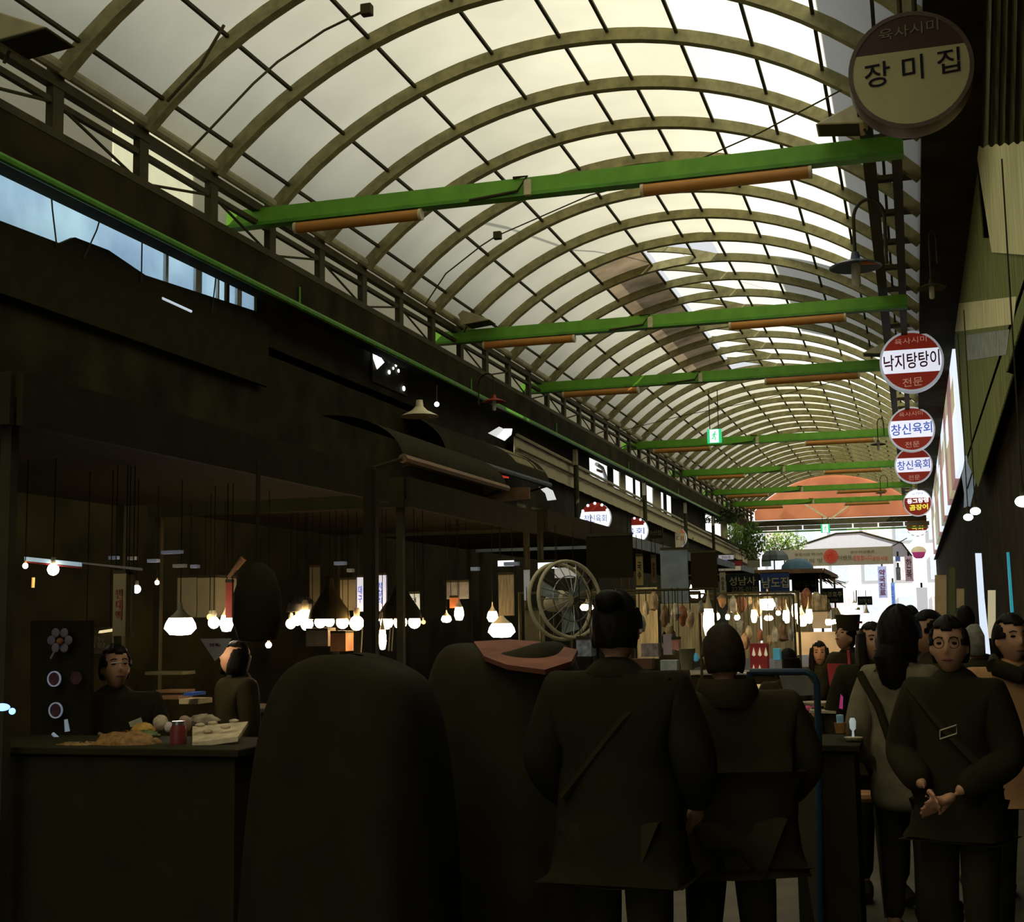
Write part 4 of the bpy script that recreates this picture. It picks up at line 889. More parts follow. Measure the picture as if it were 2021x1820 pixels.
for pts in ([(1651, 1195), (1670, 1193), (1682, 1203), (1700, 1205), (1700, 1240), (1683, 1240), (1675, 1215), (1660, 1212)], [(1722, 1212), (1747, 1205), (1738, 1218), (1728, 1232), (1722, 1230)]):
    MB().slab([P(a, b, 14) for a, b in pts], (0, 1, 0), .03).build('paper_wing', m_paper, t, smooth=False)
MB().slab([P(a, b, 13.9) for a, b in [(1641, 1224), (1668, 1218), (1668, 1226), (1641, 1233)]], (0, 1, 0), .02).build('warm_edge', m_bulb, t, smooth=False)
MB().path([P(1690, 1193, 14), P(1690, 1165, 14)], .006, 5).build('cord', m_dark, t)

def vposter(px0, py0, px1, py1, Y, mat, label, txt=None, tm=None, name='hanging_sign', cat='sign', d=.02, th=None, fill=(.7, .85)):
    a, b = P(px0, py0, Y), P(px1, py1, Y); c = (a + b) / 2; w, h = b.x - a.x, a.z - b.z
    t = thing(name, label, cat, (c.x, c.y, b.z)); MB().box(c, (w, d, h)).build('board', mat, t, smooth=False)
    if txt: lettering(txt, (c.x, c.y - d / 2 - .004, c.z + (th or 0) * h), w * fill[0], h * fill[1], t, tm or m_tblack)
    if b.z > 1.32:
        MB().box((c.x, c.y, c.z + h / 2 + .01), (w, d + .01, .02)).build('hanging_rod', m_dark, t, smooth=False)
        zt = cord_top(c)
        if zt > a.z + .03:
            for q in (-.4, .4): MB().path([(c.x + q * w, c.y, a.z), (c.x + q * w, c.y, zt)], .003, 5).build('cord', m_black, t)
    return t
m_clear = M('plastic_white', (.6, .62, .6), .5, nz=.2)
# canopy and frame of the near stalls
rowX = -3.5
def canopy(y0, y1, label, z=2.5, x0=-5.6, x1=rowX, valance=m_black2, vh=.22, posts=True):
    t = thing('stall_canopy', label, 'canopy', ((x0 + x1) / 2, (y0 + y1) / 2, z), 'flat canopies over the stalls')
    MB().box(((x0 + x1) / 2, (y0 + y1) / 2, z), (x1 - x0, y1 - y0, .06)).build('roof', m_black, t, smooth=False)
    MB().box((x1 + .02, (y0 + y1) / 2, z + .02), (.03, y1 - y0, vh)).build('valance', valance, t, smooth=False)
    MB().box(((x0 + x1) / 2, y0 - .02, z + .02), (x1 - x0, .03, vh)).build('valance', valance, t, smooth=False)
    if posts:
        for yy in ((y0 + .05, y1 - .05) if posts is True else (y0 + .05,)):
            for xx in (x0 + .05, x1 - .06): MB().box((xx, yy, z / 2), (.05, .05, z)).build('post', m_dark, t, smooth=False)
canopy(4.6, 8.6, 'flat black canopy over the nearest left food stall'); canopy(9.0, 12.4, 'flat black canopy over the stall with the long bulb row')
canopy(12.8, 16.6, 'flat black canopy over the stall with the electric fan', z=2.55)
m_val = M('slate_blue_valance', (.22, .27, .28), .7, nz=.25, sc=4)
canopy(17.0, 23.4, 'canopy with a slate blue edge under the small round signs', z=2.55, valance=m_val, vh=.14)
canopy(23.8, 30.6, 'farther canopy with a slate blue edge behind the grey-blue curtain', z=2.6, valance=m_val, vh=.12, posts='front')
canopy(31.5, 37, 'brown edged canopy above the dark signboards', z=2.6, x1=-2.0, valance=m_wood, vh=.1)
def counter(x0, x1, y0, y1, z, label, top=m_metal, body=m_black2, name='stall_counter'):
    t = thing(name, label, 'counter', ((x0 + x1) / 2, (y0 + y1) / 2, 0), 'stall counters')
    MB().box(((x0 + x1) / 2, (y0 + y1) / 2, z / 2 - .02), (x1 - x0 - .06, y1 - y0 - .06, z - .04)).build('cabinet', body, t, smooth=False)
    MB().box(((x0 + x1) / 2, (y0 + y1) / 2, z - .015), (x1 - x0, y1 - y0, .03)).build('worktop', top, t, smooth=False, bevel=.005); return t
counter(-4.3, -2.55, 4.75, 5.3, 1.10, 'dark food counter of the nearest left stall', m_black2)
counter(-5.2, -2.6, 9.3, 9.9, .95, 'dark counter under the long bulb row'); counter(-3.45, -2.4, 12.6, 13.2, .95, 'counter of the stall with the grey-blue curtain', m_metal)
counter(-3.2, -1.6, 15.6, 16.4, .95, 'counter of the bright far stall with hanging plastic bags', m_metal); counter(-1.9, -.9, 12.2, 12.9, .95, 'low pale counter in front of the cook', m_beige, m_beige)
# lit strip along the near canopy
t = thing('light_strip', 'bluish strip light along the near canopy edge at far left', 'light', tuple(P(50, 1107, 6)))
MB().slab([P(48, 1099, 6), P(155, 1110, 6), P(155, 1118, 6), P(48, 1107, 6)], (0, 1, 0), .03).build('strip', glow('strip_blue_dim', (.45, .62, .7), .5), t, smooth=False)
MB().slab([P(48, 1108, 6), P(155, 1119, 6), P(155, 1122, 6), P(48, 1110, 6)], (0, 1, 0), .03).build('red_trim', M('red_trim', (.3, .02, .02), .6, emit=.12), t, smooth=False)
MB().slab([P(163, 1110, 6), P(275, 1121, 6), P(275, 1126, 6), P(163, 1113, 6)], (0, 1, 0), .03).build('dim_strip', M('dim_strip', (.25, .22, .15), .6, emit=.15), t, smooth=False)
for i, (a, b, Y, r_, m, lb) in enumerate(((50, 1117, 6, .014, m_bulb, 'tiny warm bulb at the left end of the bluish strip light'), (105, 1124, 6, .03, m_bulbw, 'oval bright bulb hanging under the bluish strip light'), (270, 1163, 7, .024, m_led, 'small blue-white bulb right of the tall menu banner'), (310, 1150, 7.5, .014, m_bulb, 'tiny warm bulb between the blue-white bulb and the lit cupboard'), (530, 1273, 8, .02, m_bulb, 'small warm bulb low behind the dark hanging bag'))):
    bulb(a, b, Y, lb, r_, m)
t = thing('amber_tube', 'short upright amber light at far left below the strip light', 'lamp', tuple(P(65, 1160, 6))); MB().path([P(66, 1140, 6), P(65, 1160, 6)], .008, 8).build('tube', glow('amber_dim', (1, .55, .15), .6), t)
t = thing('blue_light', 'blurred blue light at the left edge of the view', 'light', tuple(P(10, 1400, 4.2))); MB().ball(P(4, 1396, 4.2), .02, (1.6, 1, .7)).build('lens', m_ledblue, t); MB().ball(P(24, 1404, 4.2), .012).build('lens', m_ledblue, t)
vposter(226, 1133, 249, 1255, 6.4, M('banner_olive', (.30, .27, .13), .8, nz=.15), 'tall dim menu banner with reddish writing above the seller', '빈\n대\n떡', M('letter_rust', (.3, .08, .03), .7), fill=(.5, .5))
vposter(253, 1135, 262, 1258, 6.45, M('banner_olive2', (.26, .24, .13), .8), 'narrow plain banner beside the tall menu banner')
vposter(165, 1245, 222, 1290, 6.6, M('notice_dark', (.10, .085, .035), .8, nz=.4, sc=12), 'dim notice board left of the seller\'s head', '메뉴\n차림', m_tdim, fill=(.6, .5))
strip([(196, 1245), (222, 1241), (222, 1246), (194, 1250)], 6.5, glow('strip_cream', (.9, .75, .4), .8), 'small cream light strip above the dim notice board')
for i, (a, b, c, r_, lb) in enumerate(((0, 108, 1340, .036, 'upper round plate with a pale rim on the far left display board'), (0, 111, 1402, .037, 'lower round plate with a pale rim on the far left display board'), (1, 151, 1338, .030, 'dull red plate beside the upper pale rimmed plate'))):
    q = P(b, c, 5.4); t = thing('plate', lb, 'plate', tuple(q), 'plates on the display board'); MB().lathe([(1e-4, .01), (r_ * .75, .008), (r_, -.004)], q, 28, 'Y').build('dish', M('plate_dull', (.10, .04, .04), .5, nz=.4, sc=30), t)
    if not a: MB().lathe([(r_ * .84, -.008), (r_, -.008), (r_, .0), (r_ * .84, .0), (r_ * .84, -.008)], q, 28, 'Y', cap=False).build('rim', M('plate_rim', (.45, .5, .62), .3, emit=.15, ecol=(.5, .6, .8)), t)
t = thing('display_board', 'black board carrying round plates and a paper flower at far left', 'board', tuple(P(110, 1500, 5.5))); MB().slab([P(60, 1225, 5.45), P(178, 1225, 5.45), P(178, 1500, 5.45), P(60, 1500, 5.45)], (0, 1, 0), .03).build('panel', m_black, t, smooth=False)
t = thing('paper_flower', 'dim pale paper flower on the far left display board', 'decoration', tuple(P(118, 1270, 5.4)))
for i in range(6):
    a = i * math.pi / 3; q = P(118 + 17 * math.cos(a), 1264 + 17 * math.sin(a), 5.4); MB().ball(q, .022, (1, .3, 1)).build('petal', M('petal_grey', (.22, .19, .22), .7, nz=.3), t)
MB().ball(P(118, 1266, 5.38), .016).build('flower_heart', M('heart_rust', (.3, .12, .04), .7), t); MB().path([P(112, 1278, 5.4), P(100, 1300, 5.4)], .006, 6).build('stalk', M('petal_grey', (.2, .2, .2)), t)
for i, (a, b, c, d, lb) in enumerate(((126, 1360, 137, 1444, 'small upright bluish glass at far left'), (104, 1448, 132, 1476, 'tilted bluish bottle neck catching light at far left'))):
    t = thing('glass', lb, 'glass', tuple(P(a, d, 5.2))); MB().path([P(a + (4 if i == 0 else 0), (1420 if i == 0 else b), 5.2), P(c - (4 if i == 0 else 0), (1444 if i == 0 else d), 5.2)], [.008, .012], 10).build('body', m_bluesheet, t)
# lit cupboard and back items
vposter(372, 1142, 408, 1218, 8.6, M('cupboard_beige', (.42, .36, .18), .7, nz=.1), 'left beige cupboard door lit from the lamps below', name='cupboard', cat='cupboard', d=.3)
vposter(411, 1142, 446, 1218, 8.6, M('cupboard_beige', (.42, .36, .18), .7, nz=.1), 'right beige cupboard door lit from the lamps below', name='cupboard', cat='cupboard', d=.3)
t = thing('pole', 'slanting pole with a pale tip right of the beige cupboard', 'pole', tuple(P(455, 1140, 7.4))); MB().path([P(451, 1140, 7.4), P(480, 1103, 7.4)], [.012, .022], 8).build('shaft', m_wood, t); MB().path([P(466, 1122, 7.4), P(482, 1101, 7.4)], [.016, .022], 8).build('tip', m_tan, t)
vposter(447, 1150, 459, 1220, 7.5, M('red_edge', (.30, .05, .03), .7), 'thin dark red hanging strip right of the beige cupboard')
t = thing('bag', 'large dark rounded bag hanging from the canopy right of the cupboard', 'bag', tuple(P(508, 1270, 6.6)))
c = P(508, 1190, 6.6); MB().lathe([(1e-4, -.21), (.10, -.2), (.135, -.10), (.13, .05), (.09, .17), (.03, .22)], c, 20).build('body', m_black, t); MB().path([c + Vector((0, 0, .2)), Vector((c.x, c.y, 2.47))], .012, 6).build('handle', m_black2, t)
t = thing('leaflet', 'white printed leaflet hanging point down under the white lamps', 'leaflet', tuple(P(425, 1300, 7)))
MB().slab([P(395, 1261, 7), P(457, 1260, 7), P(440, 1290, 7), P(424, 1305, 7)], (0, 1, 0), .004).build('paper', M('paper', (.6, .57, .5), .7), t, smooth=False); lettering('특선 메뉴', P(424, 1273, 6.99), .07, .02, t, m_tred)
for i, (a, b, c, d, Y, m, lb, nm) in enumerate(((322, 1361, 371, 1366, 8, m_wood, 'topmost wooden tray of the dim stack behind the seller', 'tray'), (316, 1372, 366, 1379, 7.9, m_wood, 'lower wooden tray of the dim stack behind the seller', 'tray'), (368, 1378, 405, 1388, 7.7, m_beige, 'dim folded cloth right of the wooden trays', 'cloth'), (300, 1325, 372, 1331, 8.2, M('shelf_olive', (.16, .14, .06)), 'dim olive shelf edge behind the seller', 'shelf'), (377, 1366, 392, 1372, 7.6, M('blue_lid', (.02, .08, .3)), 'small blue lid beside the wooden trays', 'lid'))):
    vposter(a, b, c, d, Y, m, lb, name=nm, cat=nm, d=.18)
# food on the nearest counter
zc_ = 1.0
def onc(px, py, z=zc_):
    d = M3 @ Vector((px - CX, -(py - CY), -F)); return CAMLOC + d * ((z - CAMLOC.z) / d.z)
m_jeon = M('golden_food', (.55, .30, .05), .6, nz=.3, sc=30); m_nood = M('orange_noodles', (.30, .15, .04), .7, nz=.5, sc=40, bump=.6)
m_cream = M('cream_food', (.6, .48, .3), .6, nz=.25, sc=30)
def mound(c, r, h, mat, label, cat='food', name='food_mound', plate=True):
    t = thing(name, label, cat, tuple(c)); mb = MB().ball(c + Vector((0, 0, .01)), 1, (r, r * .75, h), 26, 16)
    for v in mb.v: v += Vector((random.gauss(0, 1), random.gauss(0, 1), random.gauss(0, 1))) * r * .03
    mb.build('food', mat, t)
    if plate: MB().lathe([(r * 1.02, .0), (r * 1.12, .015), (r * 1.14, .02), (r * .9, .005)], c - Vector((0, 0, .01)), 26).build('plate', m_metal, t)
    return t
yb = 5.05
mound(P(250, 1478, yb - .1), .15, .06, m_nood, 'wide low pile of orange brown noodles on the near counter')
mound(P(282, 1450, yb), .055, .04, m_jeon, 'golden yellow food mound on the near counter')
mound(P(285, 1457, yb - .05), .07, .02, M('green_garnish', (.10, .14, .04), .7, nz=.6, sc=30), 'green garnish below the golden food mound', plate=False)
mound(P(317, 1432, yb + .1), .035, .035, m_cream, 'pale dumpling right of the golden food mound', plate=False)
mound(P(333, 1440, yb + .05), .02, .022, M('egg_white', (.7, .62, .5), .5), 'small pale egg beside the pale dumpling', plate=False)
mound(P(364, 1434, yb), .03, .035, M('pink_tub', (.4, .25, .17), .5), 'pinkish brown lump beside the red jar', plate=False)
t = thing('jar', 'dark red jar standing left of the white cutting board', 'jar', tuple(P(352, 1465, yb - .1))); c = P(352, 1455, yb - .1)
MB().lathe([(.03, -.05), (.034, -.03), (.034, .03), (.026, .05)], c, 18).build('glass', M('red_jar', (.22, .04, .03), .4), t); MB().lathe([(.027, .05), (.027, .065)], c, 18).build('lid', m_metal, t)
t = thing('cutting_board', 'cream cutting board tilted on the near counter', 'board', tuple(P(430, 1450, yb)))
MB().slab([P(380, 1434, yb + .1), P(490, 1424, yb + .2), P(470, 1454, yb - .1), P(380, 1466, yb - .15)], (0, -.2, -1), .02).build('board', M('board_cream_wood', (.62, .5, .28), .6, nz=.3, sc=16), t, smooth=False)
for i, (px, py) in enumerate(((395, 1440), (420, 1436), (445, 1444), (410, 1452), (462, 1432))): mound(P(px, py - 4, yb), .022, .008, m_cream, 'flat slice of food on the cream cutting board, %s of five' % ORD[i], plate=False)
t = thing('cloth', 'crumpled pale cloth heaped behind the cutting board', 'cloth', tuple(P(410, 1420, yb + .3))); mb = MB().ball(P(402, 1424, yb + .25), 1, (.075, .05, .03), 20, 12).jitter(.005); mb.build('cloth', M('towel', (.33, .26, .15), .9, nz=.4, sc=20), t)
mound(P(160, 1478, yb - .15), .12, .015, M('brown_batter', (.28, .16, .05), .7, nz=.4, sc=20), 'flat brown pancake batter tray at the left end of the near counter')
t = thing('ladle', 'pale flat ladle slanting into the noodles', 'ladle', tuple(P(215, 1465, yb))); MB().path([P(195, 1448, yb), P(212, 1456, yb)], .008, 8).build('handle', m_wood, t); MB().ball(P(216, 1462, yb), .02, (1.3, .8, .6)).build('bowl', m_cream, t)
for i, (a, b, c) in enumerate(((382, 400, 1482), (383, 398, 1499), (415, 443, 1512))): vposter(a, c, b, c + 4, 4.82, m_wood, 'faint brown edge strip on the counter front, %s from the top' % ORD[i], name='edge_strip', cat='strip')
# posts and middle back items
t = thing('post', 'thin black post in front of the long bulb row', 'post', tuple(Vector((P(729, 1200, 7.4).x, 7.4, 0)))); c = P(729, 1200, 7.4)
MB().box((c.x, 7.4, 1.25), (.055, .055, 2.5)).build('shaft', m_black, t, smooth=False)
for i, (a, b, lb) in enumerate(((716, 1290, 'pair of cream chopsticks upright left of the thin post'), (771, 1285, 'cream stick bundle upright right of the thin post'))):
    t = thing('sticks', lb, 'utensils', tuple(P(a, b, 9.3)))
    for dx in (-3, 3): MB().path([P(a + dx + 2, 1238, 9.3), P(a + dx - 1, b, 9.3)], .005, 6).build('stick', m_cap, t)
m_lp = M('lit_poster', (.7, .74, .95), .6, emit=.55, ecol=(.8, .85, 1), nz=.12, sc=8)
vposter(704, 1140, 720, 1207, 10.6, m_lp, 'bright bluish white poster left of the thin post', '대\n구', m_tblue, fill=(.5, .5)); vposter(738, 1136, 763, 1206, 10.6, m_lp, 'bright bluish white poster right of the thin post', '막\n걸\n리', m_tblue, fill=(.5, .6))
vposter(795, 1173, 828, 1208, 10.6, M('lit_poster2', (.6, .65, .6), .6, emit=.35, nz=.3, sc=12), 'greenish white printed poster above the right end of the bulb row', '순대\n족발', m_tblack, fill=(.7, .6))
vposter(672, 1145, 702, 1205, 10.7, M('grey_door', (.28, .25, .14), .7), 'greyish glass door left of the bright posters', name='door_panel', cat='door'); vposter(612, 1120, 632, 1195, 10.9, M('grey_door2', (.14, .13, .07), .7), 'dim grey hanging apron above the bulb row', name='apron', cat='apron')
vposter(660, 1250, 690, 1285, 9.6, M('rust_box', (.38, .17, .06), .7, nz=.4), 'rust coloured box lit under the bulb row', name='box', cat='box', d=.15); vposter(612, 1245, 655, 1275, 9.7, M('grey_sack', (.16, .13, .08), .8, nz=.3), 'greyish sack left of the rust coloured box', name='sack', cat='sack', d=.15)
t = thing('kettle', 'dull aluminium kettle lid showing above the broadest bulb', 'kettle', tuple(P(597, 1200, 9.9))); MB().lathe([(.13, -.03), (.12, .03), (.06, .08), (.02, .1)], P(597, 1200, 9.9), 22).build('lid', M('aluminium', (.28, .27, .22), .5, metal=.4), t)
for i, (a, b, w) in enumerate(((225, 1101, 10), (262, 1102, 9), (303, 1107, 12), (340, 1090, 24), (355, 1117, 14), (385, 1118, 8), (672, 1112, 12), (692, 1126, 6), (938, 1123, 8), (1010, 1113, 15))):
    t = thing('packet', 'small pale packet stacked on the stall roof edge, %s from the left' % ORD[i], 'packet', tuple(P(a, b + 4, 7.2)), 'packets along the canopy edge'); MB().box(P(a, b, 7.2), (w * .0055, .04, .02)).build('wrapper', M('packet_%d' % (i % 3), [(.3, .33, .42), (.34, .3, .22), (.4, .42, .5)][i % 3], .6, emit=.12), t, smooth=False)
# covered cart in front
def blob(name, label, cat, c, sc, mat, part='cover', seed=1, jit=.085, parent=None):
    t = parent or thing(name, label, cat, (c[0], c[1], 0)); random.seed(seed); mb = MB(); n, m = 44, 26; ph = [random.uniform(0, 6) for _ in range(6)]
    vs = []; fs = []
    for i in range(m + 1):
        th = min(1.5707, math.pi * .5 * i / m)
        for q in range(n):
            a = 2 * math.pi * q / n; e = 3.2
            x = math.copysign(abs(math.cos(a)) ** (2 / e), math.cos(a)); y = math.copysign(abs(math.sin(a)) ** (2 / e), math.sin(a)); w = math.cos(th) ** (.3); z = math.sin(th) ** .7
            f = 1 + jit * math.sin(7 * a + ph[0] + 2 * z) * (1 - z) + jit * .5 * math.sin(3 * a + ph[1])
            vs.append(Vector((c[0] + sc[0] * x * w * f, c[1] + sc[1] * y * w * f, sc[2] * z * (1 + .018 * math.sin(4.3 * x * w + ph[2])))))
    for i in range(m):
        for q in range(n): q2 = (q + 1) % n; fs.append((i * n + q, i * n + q2, (i + 1) * n + q2, (i + 1) * n + q))
    mb.add(vs, fs).build(part, mat, t); return t
p = P(705, 1265, 4.0); blob('covered_cart', 'large black covered cart in the dark foreground left of centre', 'cart', (p.x, 4.0, 0), (.31, .34, 1.46), m_black, seed=3)
p = P(1010, 1265, 4.95); t = blob('covered_cart', 'dark covered cart with a reddish brown sheet on top before the electric fan', 'cart', (p.x - .02, 4.95, 0), (.33, .36, 1.49), m_black2, seed=5)
mb = MB(); mb.slab([P(935, 1266, 5.0), P(1005, 1262, 5.15), P(1060, 1266, 5.15), P(1140, 1282, 4.95), P(1128, 1305, 4.7), P(1075, 1322, 4.55), P(1000, 1312, 4.55), P(955, 1295, 4.65)], (0, .5, -1), .02).build('top_sheet', M('red_brown_sheet', (.26, .09, .045), .8, nz=.3, sc=5), t, smooth=False)
# electric fan and things round it
t = thing('electric_fan', 'large tilted electric fan with a beige ring, left of the central person', 'fan', tuple(P(1120, 1275, 8)))
c = P(1115, 1185, 8.0); ax = nrm(Vector((.75, -.6, .12))); u1 = nrm(ax.cross(Vector((0, 0, 1)))); v1 = nrm(u1.cross(ax))
def ring(r, off, n=36): return [c + ax * off + u1 * r * math.cos(2 * math.pi * i / n) + v1 * r * math.sin(2 * math.pi * i / n) for i in range(n + 1)]
for off, m in ((.05, m_cap), (-.05, m_cap)): MB().path(ring(.235, off), .012, 8).build('guard_ring', m, t)
MB().path(ring(.14, .07), .004, 5).build('guard_ring', m_metal, t)
for i in range(20):
    a = 2 * math.pi * i / 20; e = u1 * math.cos(a) + v1 * math.sin(a); MB().path([c + ax * .085 + e * .04, c + ax * .08 + e * .14, c + ax * .05 + e * .235], .003, 5).build('guard_wire', m_metal, t)
for i in range(3):
    a = 2 * math.pi * i / 3 + .4; e = u1 * math.cos(a) + v1 * math.sin(a); g = u1 * -math.sin(a) + v1 * math.cos(a)
    MB().slab([c + e * .03 - g * .02, c + e * .19 - g * .05 + ax * .02, c + e * .2 + g * .06 - ax * .02, c + e * .04 + g * .03], ax, .004).build('blade', m_greyblue, t, smooth=False)
MB().path([c - ax * .16, c - ax * .04, c + ax * .03], [.05, .07, .045], 14).build('motor', m_cap, t)
MB().path([c - ax * .1, c - ax * .1 - Vector((0, 0, .35)), c - ax * .1 - Vector((0, 0, c.z - .1))], .016, 8).build('pole', m_dark, t); q = c - ax * .1; MB().lathe([(.2, 0), (.19, .03), (.03, .06)], (q.x, q.y, 0), 24).build('base', m_dark, t)
for i, (a, b, c_, d, Y, m, lb, nm, tx) in enumerate((
    (983, 1107, 1014, 1117, 10, m_sww, 'bright white strip under the canopy above the brown board', 'light_strip', None), (1062, 1111, 1100, 1122, 9.5, m_sww, 'bright slit of daylight left of the dark sign block', 'light_strip', None), (1095, 1121, 1136, 1140, 9.5, M('white_bag', (.65, .62, .55), .6, emit=.3), 'bundle of bright white plastic hanging above the fan', 'plastic_bag', None),  # slit of daylight is put in as a glowing board
    (984, 1135, 1015, 1215, 10.5, M('cream_stripes', (.4, .33, .18), .8, stretch=(30, 1, 1), nz=.5), 'cream striped cloth hanging beside the warm square lamp', 'cloth', None), (1037, 1205, 1066, 1268, 9.2, M('glass_cabinet', (.18, .14, .05), .4, nz=.4), 'brownish glass cabinet left of the fan', 'cabinet', None),
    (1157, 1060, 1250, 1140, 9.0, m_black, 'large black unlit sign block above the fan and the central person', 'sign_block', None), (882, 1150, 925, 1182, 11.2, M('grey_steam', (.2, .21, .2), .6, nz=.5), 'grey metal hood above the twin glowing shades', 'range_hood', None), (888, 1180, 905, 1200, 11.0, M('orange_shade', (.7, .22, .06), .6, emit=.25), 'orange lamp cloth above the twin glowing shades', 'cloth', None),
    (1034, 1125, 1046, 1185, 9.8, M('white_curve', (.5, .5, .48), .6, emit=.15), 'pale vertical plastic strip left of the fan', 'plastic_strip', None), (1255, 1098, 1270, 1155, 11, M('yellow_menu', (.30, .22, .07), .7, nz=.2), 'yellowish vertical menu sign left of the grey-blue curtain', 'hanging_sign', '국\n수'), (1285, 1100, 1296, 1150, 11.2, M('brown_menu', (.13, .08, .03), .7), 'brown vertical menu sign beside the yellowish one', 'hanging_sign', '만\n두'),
    (1303, 1086, 1360, 1190, 11.5, M('grey_blue_curtain', (.20, .26, .28), .8, nz=.25, sc=7), 'grey-blue cloth curtain hanging from the slate canopy edge', 'curtain', None), (1363, 1092, 1417, 1160, 12.0, m_black, 'black square board right of the grey-blue curtain', 'sign_block', None),
    (1420, 1130, 1433, 1173, 24, M('cream_vertical', (.45, .4, .22), .7), 'narrow cream vertical sign left of the dark signboards', 'hanging_sign', '수\n정\n호'),
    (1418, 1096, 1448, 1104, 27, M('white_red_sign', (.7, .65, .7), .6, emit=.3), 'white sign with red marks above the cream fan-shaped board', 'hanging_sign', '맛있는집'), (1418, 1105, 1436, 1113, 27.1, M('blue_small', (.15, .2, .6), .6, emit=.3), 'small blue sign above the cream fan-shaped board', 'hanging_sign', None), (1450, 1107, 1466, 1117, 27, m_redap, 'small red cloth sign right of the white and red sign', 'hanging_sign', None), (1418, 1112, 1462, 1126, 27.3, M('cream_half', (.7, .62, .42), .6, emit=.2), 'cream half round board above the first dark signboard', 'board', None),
    (1475, 1106, 1500, 1120, 28, M('beige_bundle', (.35, .32, .2), .8), 'beige bundle on the roof of the signboard stall', 'bundle', None), (1503, 1108, 1522, 1118, 28, m_greyblue, 'grey crate on the roof of the signboard stall', 'crate', None))):
    vposter(a, b, c_, d, Y, m, lb, tx, m_tblack if 'vertical' in lb or 'white' in lb else m_tdim, name=nm, cat=nm.replace('_', ' '), fill=(.55, .6))
# dark signboards
m_bb = M('signboard_black', (.02, .025, .03), .6); m_bn = M('signboard_navy', (.02, .04, .12), .6, emit=.05)
t = vposter(1434, 1134, 1499, 1171, 31, m_bb, 'black signboard with pale letters and a phone number, left of the navy one', None, name='signboard')
lettering('성남사', P(1465, 1147, 30.97), .60, .20, t, m_signoff, bold=.006); lettering('2275-0102', P(1470, 1163, 30.97), .6, .11, t, m_tdim)
t = vposter(1500, 1132, 1559, 1170, 31, m_bn, 'navy blue signboard with three big pale letters', None, name='signboard'); lettering('남도집', P(1530, 1150, 30.97), .60, .24, t, m_signoff, bold=.012)
t = vposter(1562, 1136, 1616, 1170, 33, m_bb, 'dimmer dark signboard right of the navy one under the brown canopy', None, name='signboard'); lettering('남도집', P(1590, 1152, 32.97), .5, .15, t, m_tdim)
t = vposter(1620, 1163, 1665, 1190, 35, m_bb, 'smaller dark signboard with four pale letters, lower right of the others', None, name='signboard'); lettering('강경호주', P(1642, 1173, 34.97), .5, .13, t, m_signoff); lettering('02-2266', P(1642, 1184, 34.97), .3, .06, t, m_tdim)
t = vposter(1692, 1179, 1722, 1194, 37, m_bb, 'smallest dark signboard, farthest to the right', None, name='signboard'); lettering('전주집', P(1707, 1186, 36.97), .3, .1, t, m_tdim)
for i, (px, py, Y, r_, h_, m, lb) in enumerate(((1574, 1128, 35, .42, .34, M('umbrella_blue', (.08, .16, .22), .7), 'domed dark blue parasol above the signboards'), (1528, 1106, 38, .40, .30, M('umbrella_grey', (.12, .14, .14), .7), 'angular grey parasol at the left end of the cream banner'))):
    Y += 3.5; r_ *= 1.1; h_ *= 1.1; c = P(px, py, Y); t = thing('parasol', lb, 'parasol', (c.x, c.y, 0)); k_ = 16 if i == 0 else 5
    MB().lathe([(r_, 0), (r_ * .93, h_ * .45), (r_ * .62, h_ * .85), (.02, h_)], c, k_).build('canopy', m, t, smooth=(i == 0)); MB().path([c + Vector((0, 0, h_)), (c.x, c.y, 0)], .02, 8).build('pole', m_dark, t)
t = thing('thatch', 'brown straw fringe sticking out right of the dark blue parasol', 'straw', tuple(P(1640, 1150, 34)))
mb = MB()
for i in range(26): a = P(1600 + 1.6 * i, 1133 + .35 * i, 34); MB().path([a, a + Vector((random.uniform(.1, .45), 0, random.uniform(-.25, .0)))], .012, 5).build('straw_bundle', m_wood, t)
